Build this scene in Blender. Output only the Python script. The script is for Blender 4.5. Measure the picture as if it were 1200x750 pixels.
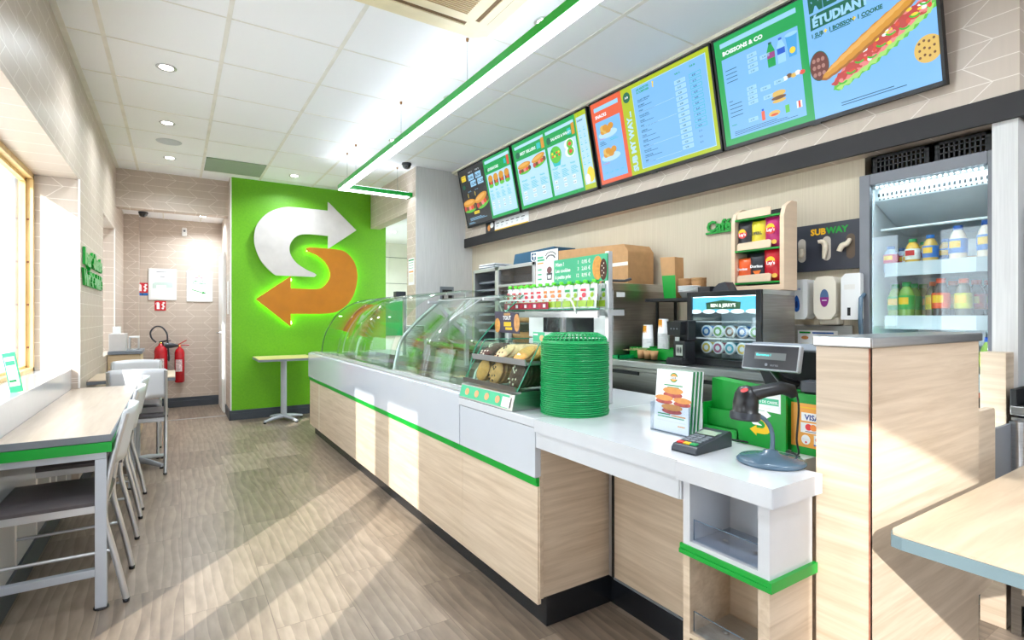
import bpy, bmesh, math, random
from mathutils import Matrix, Vector, Euler
random.seed(7)
PI = math.pi
C = bpy.context.scene.collection
SC = bpy.context.scene
for _o in list(bpy.data.objects):
    bpy.data.objects.remove(_o)

# ------------------------------------------------------------------ camera, world, sun, exposure
cam_d = bpy.data.cameras.new('camera')
cam_d.sensor_width = 36
cam_d.lens = 617 / 1200 * 36
cam_d.shift_y = -4 / 1200
cam_d.clip_start = 0.02
cam = bpy.data.objects.new('camera', cam_d)
cam.location = (0, 0, 1.23)
cam.rotation_euler = (PI / 2, 0, -0.5685)
C.objects.link(cam)
SC.camera = cam
SC.view_settings.view_transform = 'Standard'
SC.view_settings.look = 'None'
SC.view_settings.gamma = 1
SC.view_settings.use_curve_mapping = False
SC.view_settings.exposure = 1.08
try:
    SC.cycles.use_denoising = True
    SC.cycles.max_bounces = 12
    SC.cycles.transparent_max_bounces = 24
    SC.cycles.sample_clamp_indirect = 6
    SC.cycles.caustics_reflective = False
    SC.cycles.caustics_refractive = False
except Exception:
    pass
W = bpy.data.worlds.new('world')
SC.world = W
W.use_nodes = True
bg = W.node_tree.nodes['Background']
bg.inputs[0].default_value = (0.80, 0.89, 1.0, 1)
bg.inputs[1].default_value = 3.4
sun_d = bpy.data.lights.new('sun', 'SUN')
sun_d.energy = 4.4
sun_d.angle = 0.010
sun_d.color = (1.0, 0.97, 0.93)
sun = bpy.data.objects.new('sun', sun_d)
sun.rotation_euler = Vector((0.672, 0.740, -0.477)).to_track_quat('-Z', 'Y').to_euler()
sun.location = (-5, -5, 6)
C.objects.link(sun)
LAMP_E = 5.2        # linear lamp diffuser
UP_E = 4.2          # glow added on top of that lamp to brighten the ceiling
DOWN_W = 5.5       # each downlight and each added ceiling fill, watts

def portal(name, loc, rot, sx, sy):
    d = bpy.data.lights.new(name, 'AREA')
    d.shape = 'RECTANGLE'; d.size = sx; d.size_y = sy
    d.cycles.is_portal = True
    o = bpy.data.objects.new(name, d); o.location = loc; o.rotation_euler = rot
    C.objects.link(o)
# portals only guide the sky's own light through the openings of the room
portal('window_portal', (-0.93, 3.55, 1.5), (0, -PI / 2, 0), 1.3, 2.2)
portal('window_portal', (-0.93, 1.40, 1.09), (0, -PI / 2, 0), 2.15, 1.6)
portal('window_portal', (-0.93, 6.60, 1.5), (0, -PI / 2, 0), 1.3, 1.05)

# ------------------------------------------------------------------ materials
def srgb(r, g, b):
    def f(c):
        c /= 255.0
        return c / 12.92 if c <= 0.04045 else ((c + 0.055) / 1.055) ** 2.4
    return (f(r), f(g), f(b), 1)

def newmat(name):
    m = bpy.data.materials.new(name); m.use_nodes = True
    nt = m.node_tree
    return m, nt, nt.nodes['Principled BSDF']

def N(nt, t, **k):
    n = nt.nodes.new(t)
    for a, b in k.items():
        setattr(n, a, b)
    return n

_mc = {}
def mat(name, col, rough=0.5, metal=0.0, var=0.06, scale=8.0, stretch=(1, 1, 1), bump=0.0, spec=0.5, coat=0.0, trans=0.0):
    """painted / plastic / metal surface with a faint noise in colour and roughness"""
    if name in _mc: return _mc[name]
    m, nt, b = newmat(name)
    c = srgb(*col)
    tc = N(nt, 'ShaderNodeTexCoord'); mp = N(nt, 'ShaderNodeMapping'); no = N(nt, 'ShaderNodeTexNoise')
    mp.inputs['Scale'].default_value = stretch
    no.inputs['Scale'].default_value = scale; no.inputs['Detail'].default_value = 3
    nt.links.new(tc.outputs['Object'], mp.inputs[0]); nt.links.new(mp.outputs[0], no.inputs['Vector'])
    r = N(nt, 'ShaderNodeValToRGB')
    r.color_ramp.elements[0].position = 0.3; r.color_ramp.elements[1].position = 0.7
    r.color_ramp.elements[0].color = tuple(x * (1 - var) for x in c[:3]) + (1,)
    r.color_ramp.elements[1].color = tuple(min(1, x * (1 + var)) for x in c[:3]) + (1,)
    nt.links.new(no.outputs['Fac'], r.inputs[0]); nt.links.new(r.outputs[0], b.inputs['Base Color'])
    b.inputs['Roughness'].default_value = rough; b.inputs['Metallic'].default_value = metal
    b.inputs['Specular IOR Level'].default_value = spec
    b.inputs['Coat Weight'].default_value = coat
    b.inputs['Transmission Weight'].default_value = trans
    if bump:
        bu = N(nt, 'ShaderNodeBump'); bu.inputs['Strength'].default_value = bump; bu.inputs['Distance'].default_value = 0.004
        nt.links.new(no.outputs['Fac'], bu.inputs['Height']); nt.links.new(bu.outputs[0], b.inputs['Normal'])
    _mc[name] = m
    return m

def emit(name, col, s=1.0):
    if name in _mc: return _mc[name]
    m, nt, b = newmat(name)
    c = srgb(*col)
    b.inputs['Base Color'].default_value = (0.02, 0.02, 0.02, 1)
    b.inputs['Roughness'].default_value = 0.25
    b.inputs['Emission Color'].default_value = c
    b.inputs['Emission Strength'].default_value = s
    _mc[name] = m
    return m

def mathn(nt, op, a, b=None, c=None):
    n = N(nt, 'ShaderNodeMath', operation=op)
    for i, v in enumerate((a, b, c)):
        if v is None: continue
        if isinstance(v, (int, float)): n.inputs[i].default_value = v
        else: nt.links.new(v, n.inputs[i])
    return n.outputs[0]

def glassmat(name, tint=(0.97, 1.0, 0.985), rough=0.0, refl=1.0):
    """thin pane: clear transmission plus a Fresnel mirror layer"""
    if name in _mc: return _mc[name]
    m = bpy.data.materials.new(name); m.use_nodes = True; nt = m.node_tree
    nt.nodes.remove(nt.nodes['Principled BSDF'])
    out = nt.nodes['Material Output']
    t = N(nt, 'ShaderNodeBsdfTransparent'); g = N(nt, 'ShaderNodeBsdfGlossy'); mx = N(nt, 'ShaderNodeMixShader')
    lw = N(nt, 'ShaderNodeLayerWeight'); lw.inputs['Blend'].default_value = 0.5
    fr = mathn(nt, 'MULTIPLY_ADD', mathn(nt, 'POWER', lw.outputs['Facing'], 5.0), 0.92, 0.045)
    t.inputs[0].default_value = tuple(tint) + (1,)
    g.inputs['Roughness'].default_value = rough
    mu = N(nt, 'ShaderNodeMath', operation='MULTIPLY'); mu.inputs[1].default_value = refl
    nt.links.new(fr, mu.inputs[0]); nt.links.new(mu.outputs[0], mx.inputs[0])
    nt.links.new(t.outputs[0], mx.inputs[1]); nt.links.new(g.outputs[0], mx.inputs[2])
    nt.links.new(mx.outputs[0], out.inputs[0])
    _mc[name] = m
    return m

def wallpaper(name, axis, col=(200, 184, 169), line=(238, 228, 218)):
    """beige vinyl wallcovering: rows of long tiles whose joints lean left and right in turn"""
    m, nt, b = newmat(name)
    ge = N(nt, 'ShaderNodeNewGeometry'); sp = N(nt, 'ShaderNodeSeparateXYZ')
    nt.links.new(ge.outputs['Position'], sp.inputs[0])
    u = sp.outputs[axis]; v = sp.outputs['Z']
    RH, RW, AMP = 0.088, 0.215, 0.10
    vr = mathn(nt, 'DIVIDE', v, RH)
    fl = mathn(nt, 'FLOOR', vr); f = mathn(nt, 'SUBTRACT', vr, fl)
    zig = mathn(nt, 'PINGPONG', vr, 1.0)
    uu = mathn(nt, 'ADD', u, mathn(nt, 'MULTIPLY', zig, AMP))
    fu = mathn(nt, 'FRACT', mathn(nt, 'DIVIDE', uu, RW))
    j = mathn(nt, 'LESS_THAN', fu, 0.022)
    h = mathn(nt, 'LESS_THAN', f, 0.035)
    k = mathn(nt, 'MAXIMUM', j, h)
    no = N(nt, 'ShaderNodeTexNoise'); no.inputs['Scale'].default_value = 60
    mp = N(nt, 'ShaderNodeMapping'); mp.inputs['Scale'].default_value = (1, 1, 0.08)
    nt.links.new(ge.outputs['Position'], mp.inputs[0]); nt.links.new(mp.outputs[0], no.inputs['Vector'])
    mx0 = N(nt, 'ShaderNodeMixRGB'); c = srgb(*col)
    mx0.inputs[1].default_value = tuple(x * 0.94 for x in c[:3]) + (1,); mx0.inputs[2].default_value = tuple(x * 1.05 for x in c[:3]) + (1,)
    nt.links.new(no.outputs['Fac'], mx0.inputs[0])
    mx = N(nt, 'ShaderNodeMixRGB'); mx.inputs[2].default_value = srgb(*line)
    nt.links.new(k, mx.inputs[0]); nt.links.new(mx0.outputs[0], mx.inputs[1])
    nt.links.new(mx.outputs[0], b.inputs['Base Color']); b.inputs['Roughness'].default_value = 0.42
    return m

def floormat():
    m, nt, b = newmat('vinyl_plank_floor')
    ge = N(nt, 'ShaderNodeNewGeometry'); sp = N(nt, 'ShaderNodeSeparateXYZ'); nt.links.new(ge.outputs['Position'], sp.inputs[0])
    cb = N(nt, 'ShaderNodeCombineXYZ')
    nt.links.new(mathn(nt, 'SUBTRACT', sp.outputs['Y'], 2.855 - 6.10), cb.inputs[0])
    nt.links.new(mathn(nt, 'SUBTRACT', sp.outputs['X'], 0.03 - 6.10), cb.inputs[1])
    br = N(nt, 'ShaderNodeTexBrick'); br.offset = 0.5; br.offset_frequency = 2; br.squash = 1
    br.inputs['Scale'].default_value = 1; br.inputs['Brick Width'].default_value = 0.61; br.inputs['Row Height'].default_value = 0.305
    br.inputs['Mortar Size'].default_value = 0.0012; br.inputs['Bias'].default_value = 0
    br.inputs['Color1'].default_value = (0, 0, 0, 1); br.inputs['Color2'].default_value = (1, 1, 1, 1); br.inputs['Mortar'].default_value = (0.4, 0.4, 0.4, 1)
    nt.links.new(cb.outputs[0], br.inputs['Vector'])
    tone = br.outputs['Color']
    # veins run along Y, shifted per tile
    wv = N(nt, 'ShaderNodeCombineXYZ')
    sh = mathn(nt, 'MULTIPLY', tone, 7.3)
    nt.links.new(mathn(nt, 'ADD', mathn(nt, 'MULTIPLY', sp.outputs['X'], 1.0), sh), wv.inputs[0])
    nt.links.new(mathn(nt, 'ADD', mathn(nt, 'MULTIPLY', sp.outputs['Y'], 0.22), sh), wv.inputs[1])
    wa = N(nt, 'ShaderNodeTexWave'); wa.wave_type = 'BANDS'; wa.bands_direction = 'X'; wa.wave_profile = 'SAW'
    wa.inputs['Scale'].default_value = 7; wa.inputs['Distortion'].default_value = 9; wa.inputs['Detail'].default_value = 2; wa.inputs['Detail Scale'].default_value = 0.9; wa.inputs['Detail Roughness'].default_value = 0.35
    nt.links.new(wv.outputs[0], wa.inputs['Vector'])
    no = N(nt, 'ShaderNodeTexNoise'); no.inputs['Scale'].default_value = 26; no.inputs['Detail'].default_value = 4
    nt.links.new(wv.outputs[0], no.inputs['Vector'])
    k = mathn(nt, 'ADD', mathn(nt, 'MULTIPLY', wa.outputs['Fac'], 0.26), mathn(nt, 'MULTIPLY', no.outputs['Fac'], 0.75))
    k = mathn(nt, 'ADD', k, mathn(nt, 'MULTIPLY', mathn(nt, 'SUBTRACT', tone, 0.5), 0.42))
    r = N(nt, 'ShaderNodeValToRGB'); e = r.color_ramp.elements
    e[0].position = 0.12; e[0].color = srgb(98, 84, 72)
    e[1].position = 0.95; e[1].color = srgb(168, 150, 132)
    q = r.color_ramp.elements.new(0.5); q.color = srgb(132, 116, 101)
    nt.links.new(k, r.inputs[0])
    mo = N(nt, 'ShaderNodeMixRGB'); mo.blend_type = 'MULTIPLY'; mo.inputs[2].default_value = (0.6, 0.57, 0.54, 1)
    nt.links.new(br.outputs['Fac'], mo.inputs[0]); nt.links.new(r.outputs[0], mo.inputs[1])
    nt.links.new(mo.outputs[0], b.inputs['Base Color'])
    b.inputs['Roughness'].default_value = 0.33
    bu = N(nt, 'ShaderNodeBump'); bu.inputs['Strength'].default_value = 0.05; bu.inputs['Distance'].default_value = 0.002
    nt.links.new(wa.outputs['Fac'], bu.inputs['Height']); nt.links.new(bu.outputs[0], b.inputs['Normal'])
    return m

def woodmat(name, stretch, c0=(200, 177, 150), c1=(224, 204, 180), rough=0.42):
    if name in _mc: return _mc[name]
    m, nt, b = newmat(name)
    ge = N(nt, 'ShaderNodeNewGeometry'); mp = N(nt, 'ShaderNodeMapping'); mp.inputs['Scale'].default_value = stretch
    mp.inputs['Rotation'].default_value = (0.03, 0.02, 0.03)
    nt.links.new(ge.outputs['Position'], mp.inputs[0])
    n1 = N(nt, 'ShaderNodeTexNoise'); n1.inputs['Scale'].default_value = 3.2; n1.inputs['Detail'].default_value = 7; n1.inputs['Roughness'].default_value = 0.62; n1.inputs['Distortion'].default_value = 0.5
    nt.links.new(mp.outputs[0], n1.inputs['Vector'])
    r = N(nt, 'ShaderNodeValToRGB'); e = r.color_ramp.elements
    e[0].position = 0.32; e[0].color = srgb(*c0); e[1].position = 0.66; e[1].color = srgb(*c1)
    nt.links.new(n1.outputs['Fac'], r.inputs[0]); nt.links.new(r.outputs[0], b.inputs['Base Color'])
    b.inputs['Roughness'].default_value = rough
    _mc[name] = m
    return m

def fabricwall(name, c0, c1, ax=(40, 40, 1.2), rough=0.6):
    m, nt, b = newmat(name)
    ge = N(nt, 'ShaderNodeNewGeometry'); mp = N(nt, 'ShaderNodeMapping'); mp.inputs['Scale'].default_value = ax
    nt.links.new(ge.outputs['Position'], mp.inputs[0])
    n1 = N(nt, 'ShaderNodeTexNoise'); n1.inputs['Scale'].default_value = 4; n1.inputs['Detail'].default_value = 4
    nt.links.new(mp.outputs[0], n1.inputs['Vector'])
    r = N(nt, 'ShaderNodeValToRGB'); e = r.color_ramp.elements
    e[0].position = 0.35; e[0].color = srgb(*c0); e[1].position = 0.65; e[1].color = srgb(*c1)
    nt.links.new(n1.outputs['Fac'], r.inputs[0]); nt.links.new(r.outputs[0], b.inputs['Base Color'])
    b.inputs['Roughness'].default_value = rough
    _mc[name] = m
    return m

M_WX = wallpaper('beige_wallcovering_along_x', 'X')
M_WY = wallpaper('beige_wallcovering_along_y', 'Y')
M_FLOOR = floormat()
M_CEIL = mat('ceiling_tile', (251, 252, 255), 0.9, var=0.004, scale=180, bump=0.25)
M_CGRID = mat('ceiling_grid', (238, 235, 228), 0.6)
M_WHITEWALL = mat('white_plaster', (240, 236, 232), 0.6, var=0.02)
M_KWALL = fabricwall('kitchen_wall_covering', (198, 184, 160), (208, 195, 172), ax=(60, 60, 0.8))
M_GWALL = fabricwall('grey_wall_covering', (203, 202, 200), (213, 212, 210))
M_GREENW = fabricwall('green_wall_vinyl', (98, 170, 2), (106, 178, 6), ax=(14, 14, 14), rough=0.5)
M_BASE = mat('dark_grey_baseboard', (62, 68, 76), 0.45)
M_BLACKBAND = mat('anthracite_band', (36, 33, 35), 0.65)
M_WOODY = woodmat('pale_oak_laminate_y', (9, 0.7, 14))
M_WOODX = woodmat('pale_oak_laminate_x', (0.7, 9, 14))
M_WOODTOP = woodmat('table_laminate', (0.8, 10, 10), (188, 165, 138), (208, 188, 162), 0.3)
M_WOODTOPY = woodmat('table_laminate_y', (10, 0.8, 10), (188, 170, 154), (204, 188, 172), 0.28)
M_WOODD = woodmat('oak_cabinet_laminate', (0.7, 9, 14), (204, 176, 138), (222, 197, 160))
M_FRAME = woodmat('yellow_pine_frame', (8, 8, 0.6), (224, 186, 120), (244, 214, 155))
M_WHITE = mat('white_solid_surface', (213, 215, 219), 0.12, var=0.012, scale=20, coat=0.3)
M_WHITEG = mat('white_gloss_laminate', (207, 211, 218), 0.10, var=0.01, scale=6, coat=0.5)
M_KICK = mat('black_plinth', (26, 29, 34), 0.25, var=0.2, scale=14)
M_GREEN = mat('green_trim', (0, 160, 50), 0.35)
M_GREENP = mat('green_plastic', (0, 158, 84), 0.35, coat=0.1)
M_GREENC = mat('green_card', (0, 150, 44), 0.4)
M_STEEL = mat('brushed_steel', (190, 190, 190), 0.28, 1.0, var=0.10, scale=6, stretch=(1, 1, 30))
M_STEELD = mat('steel_panel', (158, 154, 150), 0.34, 1.0, var=0.12, scale=5, stretch=(1, 1, 25))
M_ALU = mat('silver_aluminium', (205, 206, 208), 0.36, 0.85, var=0.04)
M_ALUP = mat('silver_paint', (190, 195, 203), 0.38, 0.35, var=0.03)
M_SEAT = mat('dark_grey_seat_vinyl', (86, 80, 82), 0.42, var=0.08, scale=30)
M_BACKP = mat('white_backrest', (226, 228, 233), 0.3, var=0.01)
M_BLACK = mat('black_plastic', (28, 29, 32), 0.32, var=0.15, scale=30)
M_BLACKM = mat('matt_black', (22, 22, 24), 0.6, var=0.15)
M_DGREY = mat('dark_grey_plastic', (52, 56, 64), 0.35)
M_GREYP = mat('grey_plastic', (120, 126, 134), 0.4)
M_BLUEGREY = mat('blue_grey_plastic', (84, 110, 130), 0.25, coat=0.4)
M_WP = mat('white_plastic', (242, 242, 240), 0.35, var=0.02)
M_CREAM = mat('cream_plastic', (238, 230, 212), 0.4, var=0.02)
M_ACRYL = mat('red_enamel', (190, 10, 28), 0.22, coat=0.4)
M_SIGNRED = mat('sign_red', (205, 22, 36), 0.4)
M_SIGNBLUE = mat('sign_blue', (20, 110, 190), 0.4)
M_PAPER = mat('white_paper', (246, 246, 246), 0.6, var=0.01)
M_KRAFT = mat('brown_card', (190, 145, 98), 0.8, var=0.08, scale=20)
M_ORANGE = mat('orange_panel', (190, 116, 0), 0.45)
M_ORPAP = mat('orange_card', (240, 165, 60), 0.4)
M_LOGOW = mat('warm_white_panel', (204, 198, 194), 0.45)
M_MINT = mat('mint_print', (70, 190, 140), 0.45)
M_NAVY = mat('navy_fabric', (44, 88, 116), 0.7)
M_PURPLE = mat('purple_label', (140, 40, 130), 0.4)
M_BLUE = mat('blue_plastic', (22, 88, 176), 0.3)
M_RED = mat('red_plastic', (214, 36, 34), 0.35)
M_YEL = mat('yellow_plastic', (244, 196, 20), 0.4)
M_TXT = mat('dark_print', (60, 60, 66), 0.5)
M_TXTG = mat('green_print', (30, 150, 80), 0.5)
M_CEXT = mat('outdoor_plaster', (236, 230, 224), 0.9, var=0.06, scale=3, bump=0.3)
M_PAVE = mat('outdoor_paving', (226, 228, 230), 0.9, var=0.1, scale=3)
M_BRICK = mat('outdoor_brick', (170, 110, 86), 0.9, var=0.3, scale=14, stretch=(1, 1, 4))
M_ZINC = mat('zinc_pipe', (120, 132, 146), 0.5, 0.4, var=0.2, scale=10)
G_WIN = glassmat('window_glass', (0.97, 0.99, 0.98))
G_SHOP = glassmat('sun_dimming_glass', (0.83, 0.84, 0.85))  # tint added to weaken the sun through the unseen shopfront
G_COUNT = glassmat('counter_glass', (0.90, 0.975, 0.94))
G_FRIDGE = glassmat('fridge_glass', (0.95, 0.99, 1.0))
G_ACR = glassmat('clear_acrylic', (0.90, 0.93, 0.97))
G_EDGE = mat('glass_edge_green', (60, 150, 118), 0.15, coat=0.5)

# ------------------------------------------------------------------ mesh builder
class MB:
    def __init__(s):
        s.v = []; s.f = []; s.m = []; s.sm = []; s.mats = []; s.M = Matrix.Identity(4)
    def at(s, x=0, y=0, z=0, rx=0, ry=0, rz=0, sc=1):
        s.M = Matrix.Translation((x, y, z)) @ Euler((rx, ry, rz)).to_matrix().to_4x4() @ Matrix.Scale(sc, 4)
        return s
    def add(s, vs, fs, mt, smooth=False):
        if mt not in s.mats: s.mats.append(mt)
        i = s.mats.index(mt); b = len(s.v)
        s.v += [tuple(s.M @ Vector(p)) for p in vs]
        for f in fs:
            s.f.append([b + q for q in f]); s.m.append(i); s.sm.append(smooth)
        return s
    def box(s, x0, y0, z0, x1, y1, z1, mt):
        x0, x1 = sorted((x0, x1)); y0, y1 = sorted((y0, y1)); z0, z1 = sorted((z0, z1))
        v = [(x, y, z) for z in (z0, z1) for y in (y0, y1) for x in (x0, x1)]
        f = [(0, 2, 3, 1), (4, 5, 7, 6), (0, 1, 5, 4), (2, 6, 7, 3), (0, 4, 6, 2), (1, 3, 7, 5)]
        return s.add(v, f, mt)
    def prism(s, pts, a, b, mt, axis='y', smooth=False):
        """pts in the plane across `axis`: (x,z) for y, (x,y) for z, (y,z) for x"""
        def P(p, t):
            return {'y': (p[0], t, p[1]), 'z': (p[0], p[1], t), 'x': (t, p[0], p[1])}[axis]
        n = len(pts)
        v = [P(p, a) for p in pts] + [P(p, b) for p in pts]
        f = [tuple(range(n)), tuple(range(2 * n - 1, n - 1, -1))]
        s.add(v, f, mt)
        s.add(v, [(i, (i + 1) % n, n + (i + 1) % n, n + i) for i in range(n)], mt, smooth)
        return s
    def tube(s, pts, r, mt, n=10, caps=True, closed=False):
        pts = [Vector(p) for p in pts]; k = len(pts)
        rs = r if isinstance(r, (list, tuple)) else [r] * k
        vs = []; up = None
        for i, p in enumerate(pts):
            a = pts[(i - 1) % k] if (i or closed) else p
            c = pts[(i + 1) % k] if (i < k - 1 or closed) else p
            t = (c - a).normalized()
            if up is None:
                up = Vector((0, 0, 1)) if abs(t.z) < 0.9 else Vector((1, 0, 0))
            up = (up - t * up.dot(t)).normalized(); w = t.cross(up)
            for j in range(n):
                q = 2 * PI * j / n
                vs.append(tuple(p + (up * math.cos(q) + w * math.sin(q)) * rs[i]))
        fs = []
        for i in range(k if closed else k - 1):
            for j in range(n):
                a = i * n + j; b = i * n + (j + 1) % n; i2 = ((i + 1) % k) * n
                fs.append((a, b, i2 + (j + 1) % n, i2 + j))
        s.add(vs, fs, mt, True)
        if caps and not closed:
            s.add(vs[:n], [tuple(range(n - 1, -1, -1))], mt); s.add(vs[-n:], [tuple(range(n))], mt)
        return s
    def hose(s, P, r, mt, n=10):
        out = []; k = len(P)
        for i in range(k - 1):
            p0, p1, p2, p3 = (Vector(P[max(i - 1, 0)]), Vector(P[i]), Vector(P[i + 1]), Vector(P[min(i + 2, k - 1)]))
            for j in range(5):
                f = j / 5; out.append(0.5 * (2 * p1 + (p2 - p0) * f + (2 * p0 - 5 * p1 + 4 * p2 - p3) * f * f + (3 * p1 - p0 - 3 * p2 + p3) * f ** 3))
        out.append(Vector(P[-1]))
        return s.tube(out, r, mt, n)
    def lathe(s, prof, mt, n=24, smooth=True, a0=0, a1=2 * PI):
        full = abs(a1 - a0 - 2 * PI) < 1e-6; m = n if full else n + 1
        vs = [(r * math.cos(a0 + (a1 - a0) * j / n), r * math.sin(a0 + (a1 - a0) * j / n), z) for r, z in prof for j in range(m)]
        fs = [(i * m + j, i * m + (j + 1) % m, (i + 1) * m + (j + 1) % m, (i + 1) * m + j) for i in range(len(prof) - 1) for j in range(n)]
        return s.add(vs, fs, mt, smooth)
    def sheet(s, fn, nu, nv, mt, smooth=True):
        vs = [tuple(fn(i / nu, j / nv)) for j in range(nv + 1) for i in range(nu + 1)]
        fs = [(j * (nu + 1) + i, j * (nu + 1) + i + 1, (j + 1) * (nu + 1) + i + 1, (j + 1) * (nu + 1) + i) for j in range(nv) for i in range(nu)]
        return s.add(vs, fs, mt, smooth)
    def disc(s, cx, cy, cz, r, mt, n=20, axis='y', ry=None):
        ry = ry or r
        v = []
        for j in range(n):
            a = 2 * PI * j / n; p, q = r * math.cos(a), ry * math.sin(a)
            v.append((cx + p, cy, cz + q) if axis == 'y' else (cx + p, cy + q, cz))
        return s.add(v, [tuple(range(n))], mt)
    # flat artwork on the front (-y side) of something: u right, w up, layers 0.4 mm apart
    def rect(s, u0, w0, u1, w1, mt, L=1, y=0):
        t = y - 0.0004 * L
        return s.add([(u0, t, w0), (u1, t, w0), (u1, t, w1), (u0, t, w1)], [(0, 1, 2, 3)], mt)
    def poly(s, pts, mt, L=1, y=0):
        t = y - 0.0004 * L
        return s.add([(p[0], t, p[1]) for p in pts], [tuple(range(len(pts)))], mt)
    def ell(s, u, w, r, r2, mt, L=1, y=0, n=18):
        return s.poly([(u + r * math.cos(2 * PI * j / n), w + r2 * math.sin(2 * PI * j / n)) for j in range(n)], mt, L, y)
    def text(s, t, u, w, size, mt, L=2, y=0, bold=0.0, depth=0.0, align='LEFT', ang=0.0, sx=1.0):
        k = (t, bold, align, depth)
        if k not in _tx:
            c = bpy.data.curves.new('t', 'FONT'); c.body = t; c.size = 1; c.align_x = align; c.offset = bold; c.resolution_u = 2
            c.extrude = depth
            o = bpy.data.objects.new('t', c); me = bpy.data.meshes.new_from_object(o)
            _tx[k] = ([tuple(v.co) for v in me.vertices], [tuple(p.vertices) for p in me.polygons])
            bpy.data.objects.remove(o); bpy.data.meshes.remove(me); bpy.data.curves.remove(c)
        vs, fs = _tx[k]; ca, sa = math.cos(ang), math.sin(ang)
        t0 = y - 0.0004 * L
        out = []
        for p in vs:
            a, b = p[0] * size * sx, p[1] * size
            out.append((u + a * ca - b * sa, t0 - (p[2] + depth) * size, w + a * sa + b * ca))
        return s.add(out, fs, mt)
    def build(s, name, parent=None, bevel=0, solid=0, sub=0, seg=2):
        me = bpy.data.meshes.new(name)
        me.from_pydata(s.v, [], s.f)
        for q in s.mats: me.materials.append(q)
        me.polygons.foreach_set('material_index', s.m); me.polygons.foreach_set('use_smooth', s.sm)
        me.update()
        o = bpy.data.objects.new(name, me); C.objects.link(o)
        if parent: o.parent = parent
        if solid:
            d = o.modifiers.new('thickness', 'SOLIDIFY'); d.thickness = solid; d.offset = 0
        if bevel:
            d = o.modifiers.new('edges', 'BEVEL'); d.width = bevel; d.segments = seg; d.limit_method = 'ANGLE'
        if sub:
            d = o.modifiers.new('smooth', 'SUBSURF'); d.levels = sub; d.render_levels = sub
        return o
_tx = {}

def thing(name, label, cat, loc=(0, 0, 0), rz=0.0, group=None, rx=0.0):
    o = bpy.data.objects.new(name, None); o.empty_display_size = 0.05; C.objects.link(o)
    o.location = loc; o.rotation_euler = (rx, 0, rz); o['label'] = label; o['category'] = cat
    if group: o['group'] = group
    return o
def tag(o, label, cat, group=None, loc=None, rz=0.0, rx=0.0):
    o['label'] = label; o['category'] = cat
    if group: o['group'] = group
    if loc is not None: o.location = loc; o.rotation_euler = (rx, 0, rz)
    return o
def st(o):
    o['kind'] = 'structure'; return o
def dup(root, loc=None, rot=None, label=None, group=None):
    def cp(o, par):
        c = o.copy(); C.objects.link(c)
        if par is not None: c.parent = par
        for ch in kids.get(o.name, []): cp(ch, c)
        return c
    kids = {}
    def walk(o):
        ks = [x for x in bpy.data.objects if x.parent == o]
        kids[o.name] = ks
        for k in ks: walk(k)
    walk(root)
    c = cp(root, None)
    if loc is not None: c.location = loc
    if rot is not None: c.rotation_euler = rot
    if label: c['label'] = label
    if group: c['group'] = group
    return c
WEST = -PI / 2      # rotz for a thing whose front faces the customers' side (-X)

# ================================================================== THE ROOM
CZ = 2.885
m = MB(); m.add([(-0.9, -5.4, 0), (4.3, -5.4, 0), (4.3, 9.6, 0), (-0.9, 9.6, 0)], [(0, 1, 2, 3)], M_FLOOR)
m.box(-0.9, -5.4, -0.1, 4.3, 9.6, -0.002, M_BASE); st(m.build('floor'))
# left wall with its deep openings
m = MB()
X0, X1 = -0.86, -0.56
for y0, y1, z0, z1 in [(-1.32, 0.58, 0, CZ), (0.58, 2.23, 2.17, CZ), (2.23, 2.45, 0, CZ), (2.45, 4.65, 2.17, CZ), (4.65, 6.08, 0, CZ),
                       (6.08, 7.13, 0, 0.86), (6.08, 7.13, 2.18, CZ), (7.13, 8.62, 0, CZ)]:
    m.box(X0, y0, z0, X1, y1, z1, M_WY)
for y in (4.6495, ):
    m.box(-0.80, y - 0.0015, 0.86, -0.562, y, 2.168, M_WX)
m.box(-0.80, 7.1285, 0.86, -0.562, 7.13, 2.178, M_WX)
st(m.build('wall_left'))
m = MB(); m.box(-0.9, 2.45, 0, -0.60, 4.65, 0.872, M_WHITE); st(m.build('trim_1', bevel=0.004))          # white sill ledge behind the bar table
m = MB(); m.box(-0.563, 4.640, 0.74, -0.553, 4.652, 2.172, M_WHITEWALL); m.box(-0.563, 7.122, 0.86, -0.553, 7.134, 2.18, M_WHITEWALL); st(m.build('trim_2'))
# windows
def window(name, y0, y1, z0, z1, posts, wood=True, mtf=None):
    f = MB(); mt = mtf or M_FRAME; t = 0.055
    for a, b in ((-0.858, -0.825), (-0.825, -0.79)):
        w = t if a < -0.84 else t * 0.62
        f.box(a, y0, z0, b, y0 + w, z1, mt); f.box(a, y1 - w, z0, b, y1, z1, mt)
        f.box(a, y0, z1 - w, b, y1, z1, mt); f.box(a, y0, z0, b, y1, z0 + w * 0.7, mt)
    for p in posts: f.box(-0.858, p[0], z0, -0.80, p[1], z1, mt)
    if wood:
        for k in range(5): f.at(-0.79, 0, 0).box(-0.0315, y1 - 0.036, z0 + 0.15 + k * 0.28, -0.020, y1 - 0.033, z0 + 0.162 + k * 0.28, M_BRICK)
        f.at()
    o = f.build('window_frame'); 
    g = MB(); g.box(-0.848, y0 + t, z0 + 0.03, -0.842, y1 - t, z1 - t, G_WIN)
    w = bpy.data.objects.new(name, None); C.objects.link(w); st(w)
    o.parent = w; gg = g.build('window_pane', w)
    return w
window('window_1', 2.45, 4.65, 0.872, 2.17, [])
window('window_2', 6.08, 7.13, 0.86, 2.18, [], mtf=M_WP, wood=False)
d = window('door_1', 0.58, 2.23, 0.0, 2.17, [(1.20, 1.43)], wood=False, mtf=M_ALUP)
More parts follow.
